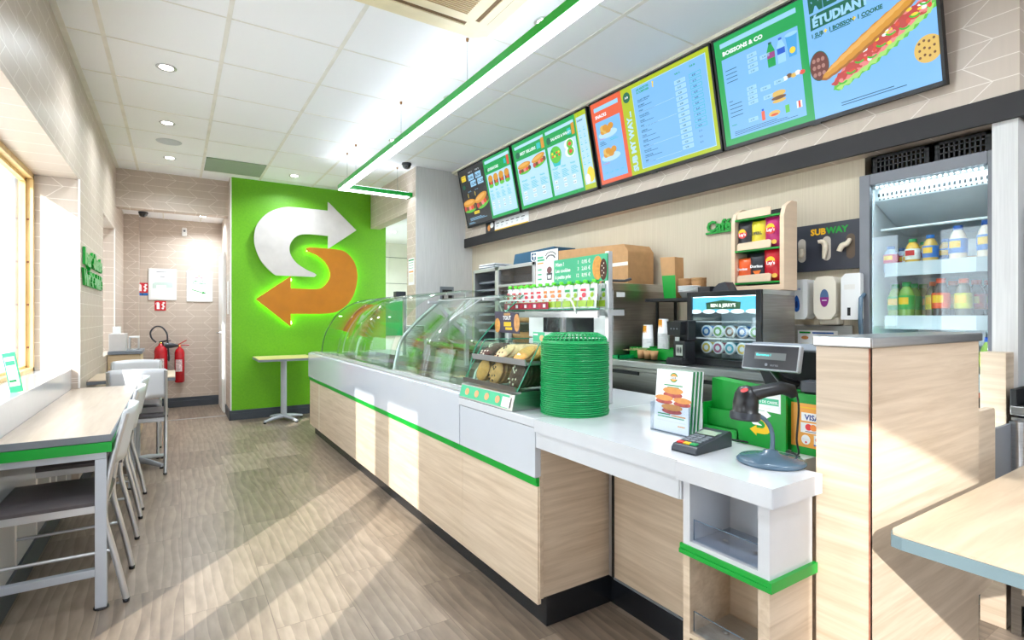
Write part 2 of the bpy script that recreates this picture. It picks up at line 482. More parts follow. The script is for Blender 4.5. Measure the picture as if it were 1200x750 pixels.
h = MB(); h.tube([(-0.77, 1.24, 0.85), (-0.74, 1.24, 0.87), (-0.74, 1.24, 1.33), (-0.77, 1.24, 1.35)], 0.012, M_STEEL); h.build('door_handle', d)
# slanted glazed shopfront behind the photographer
fa, fb = Vector((-0.9, -0.97, 0)), Vector((2.9, -5.38, 0))
dr = (fb - fa).normalized(); L_ = (fb - fa).length; ang = math.atan2(dr.y, dr.x)
w4 = bpy.data.objects.new('window_3', None); C.objects.link(w4); st(w4); w4.location = fa; w4.rotation_euler = (0, 0, ang)
m = MB(); m.box(0.3, -0.1, 0, 0.55, 0.0, CZ, M_ALUP)
m.box(0.45, -0.1, 2.35, L_, 0.0, CZ, M_ALUP); m.box(0.45, -0.1, 0, L_, 0, 0.12, M_ALUP)
for u in (1.345, 2.6, 3.9, 5.1): m.box(u, -0.09, 0.1, u + 0.075, -0.02, 2.4, M_ALUP)
m.box(1.62, -0.1, 0, 3.0, -0.004, 2.4, M_WHITEWALL); m.build('window_frame', w4)  # opaque pier added to the unseen shopfront to block the sun
m = MB(); m.box(0.55, -0.06, 0.1, L_, -0.052, 2.4, G_SHOP); m.build('window_pane', w4)
portal('window_portal', tuple(fa.lerp(fb, 0.5) + Vector((-0.1, -0.1, 1.25))), (PI / 2, 0, ang + PI), 5.6, 2.3)
# other walls
m = MB(); m.box(4.2, -5.4, 0, 4.3, 0.68, CZ, M_WHITEWALL); m.box(2.9, -5.4, 0, 4.3, -5.3, CZ, M_WHITEWALL); st(m.build('wall_right'))
m = MB(); m.box(-0.9, 8.47, 0, 0.75, 8.6, CZ, M_WX); m.box(-0.56, 8.30, 0, -0.40, 8.47, 2.54, M_WX); st(m.build('wall_back'))
m = MB(); m.box(0.555, 7.05, 0, 2.44, 7.2, CZ, M_GREENW); m.box(0.545, 7.052, 0, 0.70, 8.47, CZ, M_WY); m.box(0.545, 7.046, 0.0, 0.558, 7.052, CZ, M_WHITEWALL); st(m.build('wall_green'))
m = MB(); m.box(-0.56, 7.30, 2.455, 0.555, 7.46, CZ, M_WX); m.box(-0.56, 7.46, 2.54, 0.555, 8.47, 2.57, M_CEIL)
for k in range(3): m.box(-0.56 + 0.42 * k, 7.46, 2.532, -0.548 + 0.42 * k, 8.47, 2.541, M_CGRID)
m.box(-0.56, 7.9, 2.532, 0.55, 7.912, 2.541, M_CGRID)
st(m.build('wall_corridor'))
# partition between dining side and kitchen, with the doorway to the staff rooms
m = MB(); m.box(2.23, 5.721, 2.42, 2.36, 7.05, CZ, M_WY); m.box(2.23, 5.46, 0, 2.36, 5.72, CZ, M_WY); st(m.build('wall_doorway'))
m = MB(); m.box(2.228, 5.452, 0, 3.1, 5.4595, CZ, M_GWALL); m.box(2.361, 5.47, 0, 3.1, 5.715, CZ, M_GWALL); st(m.build('wall_grey'))
m = MB(); m.box(2.36, 7.05, 2.50, 4.0, 8.9, 2.54, M_CEIL); m.box(2.36, 5.72, 2.50, 4.0, 7.05, 2.54, M_CEIL)
m.box(2.44, 8.8, 0, 4.0, 8.9, 2.5, M_WHITEWALL); m.box(3.9, 5.7, 0, 4.0, 8.9, 2.5, M_WHITEWALL)
for k in range(5): m.box(2.44, 8.794, 0.45 + 0.45 * k, 3.9, 8.80, 0.457 + 0.45 * k, M_BASE)
for k in range(4): m.box(2.7 + 0.4 * k, 8.794, 0, 2.705 + 0.4 * k, 8.80, 2.5, M_CGRID)
st(m.build('wall_staff_room'))
# kitchen wall and the bulkhead that carries the screens
m = MB(); m.box(2.93, 1.29, 0, 3.05, 5.46, 2.12, M_KWALL); m.box(3.55, 0.68, 0, 3.65, 1.29, 2.12, M_KWALL); m.box(2.93, 1.28, 0, 3.6, 1.29, 2.12, M_KWALL); m.box(2.93, 0.70, 2.11, 3.6, 1.3, 2.13, M_KWALL); st(m.build('wall_kitchen'))
m = MB(); m.box(2.84, 0.761, 2.03, 2.93, 5.46, CZ, M_WY); m.box(2.84, 0.68, 2.03, 4.25, 0.761, CZ, M_WX); st(m.build('wall_bulkhead'))
m = MB(); m.box(2.822, 0.662, 2.026, 2.84, 5.45, 2.128, M_BLACKBAND); m.box(2.84, 0.662, 2.026, 4.2, 0.68, 2.128, M_BLACKBAND); st(m.build('trim_3'))
m = MB(); m.box(2.84, 0.685, 0, 3.6, 0.765, 2.03, M_GWALL); st(m.build('wall_fridge_side'))
m = MB(); m.box(2.75, 0.70, 0, 2.84, 0.778, 1.087, M_WOODY); m.box(2.75, 0.698, 0, 2.90, 0.70, 1.087, M_WOODX); st(m.build('trim_4', bevel=0.002))
# ceiling
m = MB(); m.box(-0.9, -5.4, CZ, 4.3, 7.46, CZ + 0.06, M_CEIL); m.box(-0.9, 7.46, CZ, 4.3, 9.6, CZ + 0.06, M_CEIL); cl = st(m.build('ceiling'))
m = MB()
GX = [-0.965 + 0.6075 * i for i in range(1, 7)]; GY = [3.305 + 0.6 * j for j in range(-14, 7)]
for x in GX: m.box(x - 0.012, -5.3, CZ - 0.003, x + 0.012, 7.3, CZ, M_CGRID)
for y in GY: m.box(-0.56, y - 0.0045, CZ - 0.0026, 2.68, y + 0.0045, CZ, M_CGRID)
m.box(-0.56, -1.3, CZ - 0.004, -0.528, 7.3, CZ, M_CGRID)
m.build('ceiling_grid', cl)
m = MB(); m.box(2.665, 0.68, CZ - 0.022, 2.84, 5.45, CZ, M_CREAM); m.box(2.69, 0.68, CZ - 0.032, 2.84, 5.45, CZ - 0.022, M_CREAM); st(m.build('trim_5'))
# baseboards
m = MB(); m.box(0.535, 7.035, 0, 2.44, 7.05, 0.115, M_BASE); m.box(0.535, 7.030, 0.0, 2.44, 7.036, 0.08, M_BASE); m.box(0.532, 7.03, 0, 0.545, 7.62, 0.115, M_BASE); st(m.build('baseboard_green_wall', bevel=0.002))
m = MB(); m.box(-0.40, 8.455, 0, 0.545, 8.47, 0.13, M_BASE); m.box(-0.40, 8.45, 0, 0.545, 8.456, 0.085, M_BASE); st(m.build('baseboard_back', bevel=0.002))
m = MB(); m.box(-0.56, 4.65, 0, -0.548, 8.3, 0.11, M_BASE); m.box(-0.60, 2.45, 0, -0.588, 4.65, 0.11, M_BASE); m.box(-0.56, 2.23, 0, -0.548, 2.45, 0.11, M_BASE); st(m.build('baseboard_left'))
m = MB(); m.box(-0.56, 7.41, 0.0, 0.545, 7.44, 0.004, M_ALU); st(m.build('trim_6'))
# white corridor door
d2 = bpy.data.objects.new('door_2', None); C.objects.link(d2); st(d2)
m = MB(); m.box(0.515, 7.66, 0, 0.545, 8.44, 2.06, M_WP); m.box(0.505, 7.72, 0.01, 0.52, 8.38, 2.0, M_WP); m.build('door_leaf', d2, bevel=0.003)
m = MB(); m.tube([(0.505, 7.78, 1.02), (0.455, 7.78, 1.02), (0.455, 7.90, 1.02)], 0.009, M_STEEL); m.build('door_handle', d2)
# outdoors, seen through the left window
m = MB(); m.box(-14, -14, -0.12, -0.9, 16, -0.02, M_PAVE); m.prism([(-0.9, -1.0), (-0.9, -14), (14, -14), (14, -5.4), (2.9, -5.4)], -0.12, -0.02, M_PAVE, axis='z'); m.box(-0.9, -14, -0.12, 2.9, -5.4, -0.02, M_PAVE); st(m.build('ground_outside'))
m = MB(); m.box(-4.5, 6.2, -0.02, -1.13, 6.5, 5.0, M_CEXT); m.box(-1.13, 6.2, -0.02, -0.96, 6.5, 5.0, M_BRICK); m.box(-0.96, 6.3, 0, -0.9, 6.5, 5, M_CEXT)
for k in range(9): m.box(-4.5, 6.196, 0.5 * k, -1.13, 6.2, 0.5 * k + 0.008, M_PAVE)
st(m.build('wall_neighbour'))
m = MB(); m.tube([(-1.165, 6.15, -0.02), (-1.165, 6.15, 5.0)], 0.028, M_ZINC, n=14)
for z in (0.6, 1.7, 2.9): m.tube([(-1.165, 6.15, z), (-1.165, 6.15, z + 0.07)], 0.034, M_ZINC, n=14)
for z in (1.73, 2.93): m.box(-1.175, 6.15, z, -1.155, 6.196, z + 0.02, M_ZINC)
tag(m.build('drainpipe'), 'blue grey drainpipe on the outside wall seen through the window', 'pipe')
m = MB(); m.box(-2.62, 0.43, -0.02, -2.5, 2.24, 6.0, M_CEXT); st(m.build('outside_sun_blocker'))  # unseen slab added to keep the sun off part of the left window

# ================================================================== CEILING FITTINGS
M_DL = emit('downlight_lens', (255, 250, 240), 14)
def downlight():
    t = thing('downlight', '', 'ceiling light')
    m = MB(); m.lathe([(0.040, -0.001), (0.058, -0.004), (0.060, 0.0), (0.036, 0.0)], M_ALU, 28); m.build('trim_ring', t)
    m = MB(); m.lathe([(0.0, 0.006 - 0.008), (0.022, -0.002), (0.040, -0.0015)], M_DL, 20); m.build('lens', t)
    return t
dl0 = downlight()
DL = [((-0.052, 4.183), 'round downlight nearest the camera in the row above the left side aisle'),
      ((-0.060, 5.377), 'round downlight just in front of the round ceiling speaker'),
      ((-0.051, 6.547), 'farthest round downlight of the left row, behind the round speaker'),
      ((1.176, 6.592), 'small round downlight in the ceiling just above the green wall'),
      ((1.741, 4.77), 'farthest round downlight right behind the hanging linear lamp'),
      ((1.761, 3.609), 'middle round downlight half hidden behind the hanging linear lamp'),
      ((1.747, 2.396), 'nearest round downlight half hidden behind the hanging linear lamp')]
for i, ((x, y), lab) in enumerate(DL):
    o = dl0 if i == 0 else dup(dl0)
    o.location = (x, y, CZ - 0.0015); o['label'] = lab; o['group'] = 'round ceiling downlights'
    L = bpy.data.lights.new('downlight_and_fill', 'AREA'); L.shape = 'DISK'; L.size = 0.10; L.energy = DOWN_W; L.color = (0.84, 0.93, 1.0); L.spread = 2.6
    lo = bpy.data.objects.new('downlight_and_fill', L); lo.location = (x, y, CZ - 0.012); C.objects.link(lo)
o = dup(dl0, (0.30, 7.95, 2.5385)); o['label'] = 'small round downlight in the lowered corridor ceiling'
o = dup(dl0, (2.75, 7.6, 2.498)); o['label'] = 'small round downlight in the staff room seen through the doorway'
for x, y, z in ((0.30, 7.95, 2.52), (2.75, 7.6, 2.48), (-0.05, 1.8, CZ - .012), (-0.05, 0.3, CZ - .012), (1.75, 1.2, CZ - .012), (1.75, -0.4, CZ - .012), (1.0, -2.0, CZ - .012), (3.2, -1.0, CZ - .012)):  # lamps out of view, without fittings, are added as fill light
    L = bpy.data.lights.new('downlight_and_fill', 'AREA'); L.shape = 'DISK'; L.size = 0.10; L.energy = DOWN_W * (1.5 if y > 7 else 1.0); L.color = (0.84, 0.93, 1.0); L.spread = 2.6
    lo = bpy.data.objects.new('downlight_and_fill', L); lo.location = (x, y, z); C.objects.link(lo)
m = MB(); m.lathe([(0.0, -0.006), (0.075, -0.006), (0.10, -0.004), (0.105, 0.0)], mat('speaker_grille', (206, 212, 218), 0.6, scale=300, bump=0.3), 32)
tag(m.build('ceiling_speaker'), 'round pale grey loudspeaker grille flush in the ceiling', 'speaker', loc=(-0.053, 5.945, CZ - 0.001))
m = MB(); m.box(-0.285, -0.285, -0.005, 0.285, 0.285, 0, mat('grey_green_tile', (150, 166, 146), 0.8, scale=200, bump=0.4))
tag(m.build('ceiling_panel'), 'grey green ceiling panel among the white tiles before the green wall', 'ceiling panel', loc=(0.554, 6.575, CZ - 0.003))
# air conditioner cassette
ac = thing('air_conditioner', 'cream four way air conditioning cassette in the ceiling', 'air conditioner', (1.10, 2.29, CZ - 0.004))
M_AC = mat('cream_ac_plastic', (240, 226, 190), 0.4)
m = MB(); a, b = 0.42, 0.36
pts = [(-a, -b), (-b, -a), (b, -a), (a, -b), (a, b), (b, a), (-b, a), (-a, b)]
m.prism(pts, -0.03, 0.0, M_AC, axis='z'); m.build('panel', ac, bevel=0.008)
m = MB(); m.box(-0.235, -0.235, -0.036, 0.235, 0.235, -0.03, M_AC)
for k in range(26): m.box(-0.21, -0.21 + k * 0.0164, -0.040, 0.21, -0.2045 + k * 0.0164, -0.036, mat('ac_grille', (196, 170, 130), 0.6))
m.build('grille', ac)
for k in range(4):
    m = MB(); m.at(0, 0, 0, rz=k * PI / 2); m.box(-0.25, -0.36, -0.0315, 0.25, -0.285, -0.0300, mat('ac_slot', (120, 95, 66), 0.7)); m.at(0, 0, 0, rz=k * PI / 2)
    m.box(-0.245, -0.35, -0.040, 0.245, -0.305, -0.033, M_AC); m.build('louvre', ac)
m = MB(); m.box(-0.40, 0.29, -0.032, -0.30, 0.36, -0.030, M_GREYP); m.build('sensor', ac)
# hanging linear lamp, an L in plan
lamp = thing('linear_lamp', 'long hanging strip lamp in green housing turning right before the green wall', 'lamp', (1.46, 2.0, 2.566))
M_LAMP = emit('lamp_diffuser', (240, 244, 255), LAMP_E)
m = MB().at(-1.46, -2.0, -2.566)
m.box(1.437, -1.6, 2.566, 1.442, 5.655, 2.612, M_GREEN); m.box(1.511, -1.6, 2.566, 1.516, 5.56, 2.612, M_GREEN); m.box(1.442, -1.6, 2.606, 1.511, 5.655, 2.612, M_GREEN)
m.box(1.437, 5.649, 2.566, 2.20, 5.655, 2.612, M_GREEN); m.box(1.516, 5.554, 2.566, 2.20, 5.560, 2.612, M_GREEN); m.box(1.511, 5.56, 2.606, 2.20, 5.649, 2.612, M_GREEN); m.box(2.294, 5.554, 2.566, 2.20, 5.655, 2.612, M_GREEN)
m.build('housing', lamp)
m = MB().at(-1.46, -2.0, -2.566); m.box(1.442, -1.6, 2.558, 1.511, 5.649, 2.590, M_LAMP); m.box(1.511, 5.560, 2.560, 2.194, 5.649, 2.590, M_LAMP); m.build('diffuser', lamp)
m = MB().at(-1.46, -2.0, -2.566); m.box(1.445, -1.6, 2.6125, 1.508, 5.649, 2.616, emit('ceiling_fill_glow', (232, 238, 255), UP_E)); m.box(1.511, 5.565, 2.6125, 2.19, 5.645, 2.616, emit('ceiling_fill_glow', (232, 238, 255), UP_E)); m.build('added_fill_strip', lamp)  # glowing strip added above the housing to lighten the ceiling
for (x, y) in ((1.46, 0.9), (1.461, 2.779), (1.462, 3.874), (1.458, 5.067), (1.461, 5.378), (2.07, 5.60)):
    m = MB().at(x - 1.46, y - 2.0, -2.566); m.tube([(0, 0, 2.61), (0, 0, CZ - 0.004)], 0.0013, M_GREYP, n=5); cb_ = m.build('cable', lamp)
    m = MB().at(x - 1.46, y - 2.0, CZ - 0.021 - 2.566); m.lathe([(0.0015, 0), (0.007, 0.0), (0.010, 0.018)], mat('brass_cap', (150, 110, 70), 0.4, 0.8), 10); m.build('ceiling_hook', cb_)
# cameras
def dome(label, loc):
    t = thing('dome_camera', label, 'security camera', loc)
    m = MB(); m.lathe([(0.0, 0), (0.05, 0), (0.052, -0.018), (0.046, -0.022)], M_DGREY, 24); m.build('base', t)
    m = MB(); m.lathe([(0.046, -0.022), (0.042, -0.042), (0.028, -0.058), (0.0, -0.065)], mat('smoked_dome', (14, 14, 16), 0.06, coat=1), 24); m.build('dome', t)
    return t
dome('black dome camera on the ceiling beside the grey wall', (2.10, 5.40, CZ - 0.001))
dome('black dome camera on the lowered corridor ceiling', (-0.34, 8.0, 2.531))
dome('black dome camera at the top edge above the sandwich screen', (2.58, 0.78, CZ - 0.001))

# ================================================================== SERVICE COUNTER
ct = thing('service_counter', 'long white and pale oak service counter with green stripe and black plinth', 'counter', (1.2, 3.75, 0))
def cm(): return MB().at(-1.2, -3.75, 0)
m = cm(); m.box(1.24, 1.685, 0.0, 1.60, 5.80, 0.118, M_KICK); m.build('plinth', ct, bevel=0.002)
ya = [1.690, 2.335, 5.40, 5.45, 5.86]
for a, b in ((1.690, 2.334), (2.336, 5.425), (5.45, 5.86)):
    m = cm(); m.box(1.20, a, 0.095, 1.216, b, 0.562, M_WOODY); m.build('front_panel', ct, bevel=0.001)
m = cm(); m.box(1.20, 5.427, 0.095, 1.214, 5.448, 0.562, M_CREAM); m.build('joint_strip', ct)
m = cm(); m.box(1.216, 1.688, 0.118, 1.575, 1.706, 0.80, M_WOODX); m.box(1.206, 1.684, 0.118, 1.224, 1.690, 0.60, M_WOODY); m.build('end_panel', ct)
m = cm(); m.box(1.216, 1.71, 0.118, 1.90, 5.85, 0.655, M_WHITE); m.box(1.83, 2.345, 0.655, 1.90, 5.85, 0.80, M_WHITE); m.box(1.216, 1.71, 0.655, 1.90, 2.34, 0.795, M_WHITE); m.build('body', ct)
m = cm(); m.box(1.194, 1.688, 0.562, 1.215, 5.86, 0.578, M_GREEN); m.box(1.190, 1.688, 0.578, 1.215, 5.86, 0.594, M_GREEN); m.build('green_stripe', ct)
for a, b in ((1.690, 2.337), (2.345, 5.87)):
    m = cm(); m.box(1.186, a, 0.596, 1.215, b, 0.792 if a < 2 else 0.846, M_WHITEG); m.build('fascia', ct, bevel=0.002)
m = cm(); m.box(1.182, 1.690, 0.795, 2.06, 2.345, 0.83, M_WHITE); m.build('worktop', ct, bevel=0.003)
m = cm(); m.box(1.20, 2.345, 0.80, 1.275, 5.86, 0.853, M_WHITE); m.box(1.82, 2.345, 0.80, 2.08, 5.86, 0.853, M_STEEL); m.box(1.275, 5.55, 0.80, 1.82, 5.86, 0.853, M_WHITE)
m.box(1.20, 2.345, 0.853, 1.262, 5.80, 0.862, M_ALU); m.build('rim', ct, bevel=0.002)
m = cm(); m.box(1.275, 2.345, 0.66, 1.82, 5.55, 0.70, M_STEEL); m.box(1.275, 2.345, 0.70, 1.285, 5.55, 0.853, M_STEEL); m.box(1.81, 2.345, 0.70, 1.82, 5.55, 0.853, M_STEEL)
m.build('pan_well', ct)
# food pans in the well, each with its filling
fills = [('lettuce', (110, 150, 60), 'shredded green lettuce'), ('tomatoes', (190, 60, 40), 'sliced red tomatoes'), ('cucumber', (150, 180, 110), 'pale cucumber slices'),
         ('onions', (200, 170, 190), 'pale onion rings'), ('ham', (216, 160, 150), 'folded pink ham'), ('chicken', (214, 180, 130), 'light chicken strips'),
         ('cheese', (236, 200, 110), 'yellow cheese slices'), ('olives', (60, 54, 60), 'dark sliced olives'), ('peppers', (90, 140, 50), 'green pepper strips'), ('bacon', (170, 96, 80), 'reddish bacon strips')]
idx = 0
for k in range(9):
    for r in range(2):
        nm, col, desc = fills[(k * 2 + r) % 10]
        y0 = 2.42 + k * 0.345; x0 = 1.30 + r * 0.255
        row = 'front' if r == 0 else 'rear'
        pn = thing('food_pan', 'steel pan of %s, %s row, %s from the cookie case' % (desc, row, ['first', 'second', 'third', 'fourth', 'fifth', 'sixth', 'seventh', 'eighth', 'ninth'][k]), 'food pan', (x0 + 0.12, y0 + 0.16, 0.705), group='food pans under the glass')
        m = MB(); m.box(-0.118, -0.158, 0, 0.118, 0.158, 0.004, M_STEEL)
        for a in ((-0.118, -0.158, -0.112, 0.158), (0.112, -0.158, 0.118, 0.158), (-0.118, -0.158, 0.118, -0.152), (-0.118, 0.152, 0.118, 0.158)):
            m.box(a[0], a[1], 0, a[2], a[3], 0.125, M_STEEL)
        m.build('pan', pn)
        rr = random.Random(k * 3 + r); m = MB(); fm = mat('food_' + nm, col, 0.5, var=0.35, scale=30)
        m.sheet(lambda a, b: (-0.11 + 0.22 * a, -0.15 + 0.30 * b, 0.075 + 0.03 * math.sin(a * PI) * math.sin(b * PI) + rr.uniform(-.012, .012)), 12, 14, fm)
        o = m.build(nm, pn); o['kind'] = 'stuff'
tg = thing('serving_tongs', 'white plastic tongs standing in the front food pan', 'tongs', (1.42, 2.66, 0.78), 0.5)
m = MB()
for s_ in (-1, 1): m.tube([(0.0, s_ * 0.004, 0.0), (0.03, s_ * 0.016, 0.05), (0.075, s_ * 0.012, 0.13), (0.09, 0, 0.155)], 0.007, M_WP, 8)
m.build('tong_arms', tg)
# curved glass guards
PA = [(1.255, 0.862), (1.275, 0.96), (1.312, 1.075), (1.39, 1.165), (1.477, 1.245), (1.61, 1.352)]
PB = [(1.245, 0.862), (1.262, 0.98), (1.30, 1.10), (1.385, 1.235), (1.47, 1.315), (1.57, 1.37), (1.70, 1.408), (1.82, 1.422)]
def arc(P, n=24):
    out = []
    k = len(P) - 1
    for i in range(n + 1):
        t = i / n * k; j = min(int(t), k - 1); f = t - j
        p0, p1, p2, p3 = P[max(j - 1, 0)], P[j], P[j + 1], P[min(j + 2, k)]
        out.append(tuple(0.5 * (2 * p1[q] + (p2[q] - p0[q]) * f + (2 * p0[q] - 5 * p1[q] + 4 * p2[q] - p3[q]) * f * f + (3 * p1[q] - p0[q] - 3 * p2[q] + p3[q]) * f ** 3) for q in (0, 1)))
    return out
def guard(label, P, y0, y1, top):
    g = thing('sneeze_guard', label, 'glass guard', (P[0][0], (y0 + y1) / 2, 0.862))
    A = arc(P); ox, oy, oz = P[0][0], (y0 + y1) / 2, 0.862
    m = MB().at(-ox, -oy, -oz); m.sheet(lambda a, b: (A[round(b * 24)][0], y0 + (y1 - y0) * a, A[round(b * 24)][1]), 1, 24, G_COUNT)
    m.build('curved_glass', g, solid=0.006)
    xe, ze = A[-1]
    y0t = y0 + (0.22 if y0 < 3 else 0)
    m = MB().at(-ox, -oy, -oz); m.box(xe, y0t, ze - 0.002, xe + top, y1, ze + 0.006, G_COUNT); m.build('top_glass', g)
    m = MB().at(-ox, -oy, -oz); m.tube([(A[0][0], y0, A[0][1] + 0.003), (A[0][0], y1, A[0][1] + 0.003)], 0.006, M_ALU, 8); m.build('bottom_rail', g)
    m = MB().at(-ox, -oy, -oz); m.box(xe - 0.012, y0t, ze - 0.012, xe + 0.012, y1, ze - 0.002, M_ALU); m.build('top_rail', g)
    return g, A
g1, A1 = guard('curved clear glass guard over the food pans beside the cookie case', PA, 2.42, 3.50, 0.20)
g2, A2 = guard('tall curved clear glass guard at the green wall end of the counter', PB, 3.55, 5.58, 0.22)
def rib(g, A, y, mt, name, r=0.010, oy=0, P=None):
    m = MB().at(-P[0][0], -oy, -0.862); m.tube([(a[0] + 0.012, y, a[1] - 0.004) for a in A], r, mt, 8); return m.build(name, g)
rib(g1, A1, 3.49, M_ALU, 'rib', 0.012, 2.96, PA); rib(g2, A2, 4.95, M_DGREY, 'rib', 0.011, 4.565, PB); rib(g2, A2, 4.80, M_ALU, 'rib', 0.006, 4.565, PB)
rib(g2, A2, 5.575, M_DGREY, 'edge_seal', 0.004, 4.565, PB); rib(g1, A1, 2.425, G_EDGE, 'edge_seal', 0.004, 2.96, PA)
for g, A, y, P, oy, zz in ((g1, A1, 3.47, PA, 2.96, 1.352), (g1, A1, 2.68, PA, 2.96, 1.352), (g2, A2, 4.93, PB, 4.565, 1.422), (g2, A2, 3.62, PB, 4.565, 1.422)):
    m = MB().at(-P[0][0], -oy, -0.862); x = A[-1][0] + 0.06
    m.box(x, y - 0.015, 0.853, x + 0.03, y + 0.015, zz - 0.004, M_ALU); m.box(x - 0.16, y - 0.008, zz - 0.03, x, y + 0.008, zz - 0.012, M_ALU); m.build('post', g, bevel=0.002)
m = MB().at(-1.245, -4.565, -0.862); m.box(1.80, 4.90, 1.425, 1.90, 4.98, 1.475, M_DGREY); m.build('bracket', g2, bevel=0.004)
# stack of white bowls and a cup holder inside the tall guard
bw = None
for k in range(14):
    if bw is None:
        m = MB(); m.lathe([(0.0, 0.0), (0.05, 0.0), (0.085, 0.045), (0.09, 0.045), (0.088, 0.05), (0.082, 0.05), (0.05, 0.006), (0.0, 0.006)], M_WP, 26); bw = m.build('white_bowl'); o = bw
    else: o = dup(bw)
    tag(o, 'white plastic bowl in the tall stack behind the far counter glass', 'bowl', 'stacked white bowls', loc=(1.93, 4.74, 0.8545 + 0.0185 * k))

# ================================================================== CHECKOUT DESK
dk = thing('checkout_desk', 'white checkout desk with overhanging top and pale oak back panel', 'desk', (1.2, 1.2, 0))
def dm(): return MB().at(-1.2, -1.2, 0)
m = dm(); m.prism([(1.178, 0.985), (1.178, 1.688), (2.06, 1.688), (2.06, 0.80), (1.386, 0.80), (1.386, 0.730), (1.386, 0.702), (1.164, 0.702), (1.164, 0.985)], 0.782, 0.83, M_WHITE, axis='z'); m.build('desk_top', dk, bevel=0.004)
m = dm(); m.box(1.186, 0.99, 0.718, 1.21, 1.684, 0.782, M_WHITE); m.box(1.19, 0.985, 0.718, 1.56, 0.997, 0.782, M_WHITE); m.build('apron', dk, bevel=0.002)
m = dm(); m.box(1.575, 0.74, 0.118, 1.60, 1.66, 0.782, M_WOODY); m.build('back_panel', dk)
m = dm(); m.box(1.572, 1.663, 0.118, 1.584, 1.685, 0.78, M_ALU); m.box(1.566, 1.655, 0.118, 1.576, 1.662, 0.78, M_BLACKM); m.build('corner_profile', dk)
m = dm(); m.box(1.583, 0.74, 0.0, 1.62, 1.684, 0.118, M_KICK); m.box(1.570, 1.0, 0.112, 1.583, 1.655, 0.120, M_GREYP); m.build('plinth', dk)
m = dm(); m.box(1.70, 0.80, 0.1, 2.03, 1.68, 0.782, M_WHITE); m.build('rear_cabinet', dk)
# open display unit under the desk corner
du = thing('display_unit', 'small open shelf unit white above oak with green band, under the desk corner', 'shelf unit', (1.2, 0.855, 0))
def um(): return MB().at(-1.2, -0.855, 0)
def cubby(z0, z1, mt, name, mts):
    m = um(); x0, x1, y0, y1, t = 1.195, 1.384, 0.728, 0.982, 0.022
    m.box(x0, y0, z0, x1, y0 + 0.030, z1, mts); m.box(x0, y1 - t, z0, x1, y1, z1, mt); m.box(x1 - 0.01, y0 + 0.03, z0, x1, y1 - t, z1, mt)
    m.box(x0, y0 + 0.03, z0, x1 - 0.01, y1 - t, z0 + 0.012, mt)
    return m.build(name, du)
cubby(0.598, 0.7815, M_WHITE, 'white_box', M_WHITE); cubby(0.345, 0.572, M_WOODY, 'oak_box', M_WOODX); cubby(0.06, 0.345, M_WOODY, 'oak_box', M_WOODX)
m = um(); m.box(1.186, 0.718, 0.572, 1.392, 0.728, 0.598, M_GREEN); m.box(1.186, 0.728, 0.572, 1.196, 0.990, 0.584, M_GREEN); m.box(1.190, 0.728, 0.584, 1.196, 0.990, 0.598, M_GREEN); m.build('green_stripe', du)
m = um(); m.box(1.23, 0.74, 0, 1.38, 0.97, 0.06, M_KICK); m.build('plinth', du)
for z in (0.611, 0.358):
    tr = thing('acrylic_tray', 'clear acrylic tray with raised front lip in the %s cubby of the desk unit' % ('white' if z > .5 else 'oak'), 'tray', (1.205, 0.859, z))
    m = MB(); m.box(0, -0.096, 0, 0.16, 0.096, 0.003, G_ACR); m.box(0, -0.096, 0.003, 0.003, 0.096, 0.058, G_ACR); m.tube([(0.0015, -0.096, 0.003), (0.0015, -0.096, 0.058), (0.0015, 0.096, 0.058), (0.0015, 0.096, 0.003)], 0.0012, M_BLUEGREY, 6); m.build('tray', tr)
    for y in (-0.045, 0.045):
        m = MB().at(0.07, y, 0.003); m.lathe([(0.0, 0.003), (0.006, 0.002), (0.008, 0)], M_STEEL, 14); m.build('screw', tr)
# waist high partition beside the desk
tw = thing('partition', 'tall pale oak partition with steel cap between the desk and the wall table', 'partition', (1.755, 0.66, 0))
m = MB(); m.box(-0.355, -0.06, 0.0, 0.355, -0.048, 1.153, M_WOODX); m.build('front_panel', tw)
m = MB(); m.box(-0.357, -0.060, 0.0, -0.345, 0.065, 1.153, M_WOODY); m.box(-0.3575, -0.0605, 0, -0.3545, -0.0575, 1.153, M_BRICK); m.build('side_panel', tw)
m = MB(); m.box(-0.345, -0.048, 0.0, 0.355, 0.065, 1.152, M_WOODX); m.build('core', tw)
m = MB(); m.box(-0.364, -0.068, 1.154, 0.364, 0.072, 1.180, M_STEEL); m.build('steel_cap', tw, bevel=0.004)
# swing gate behind it
gt = thing('swing_gate', 'low pale oak swing gate between the partition and the grey column', 'gate', (2.73, 0.675, 0.27))
m = MB(); m.prism([(-0.60, 0.0), (-0.27, 0.0), (-0.235, 0.02), (-0.235, 0.625), (-0.25, 0.632), (-0.60, 0.632)], -0.012, 0.012, M_WOODX); m.build('gate_leaf', gt, bevel=0.002)
m = MB(); m.box(-0.235, -0.006, 0.30, -0.04, 0.006, 0.55, M_GREYP); m.tube([(-0.02, -0.02, 0.28), (-0.02, -0.02, 0.56)], 0.022, M_STEEL, 16); m.box(-0.04, -0.012, 0.28, 0.0, 0.0, 0.56, M_STEEL); m.build('hinge', gt)
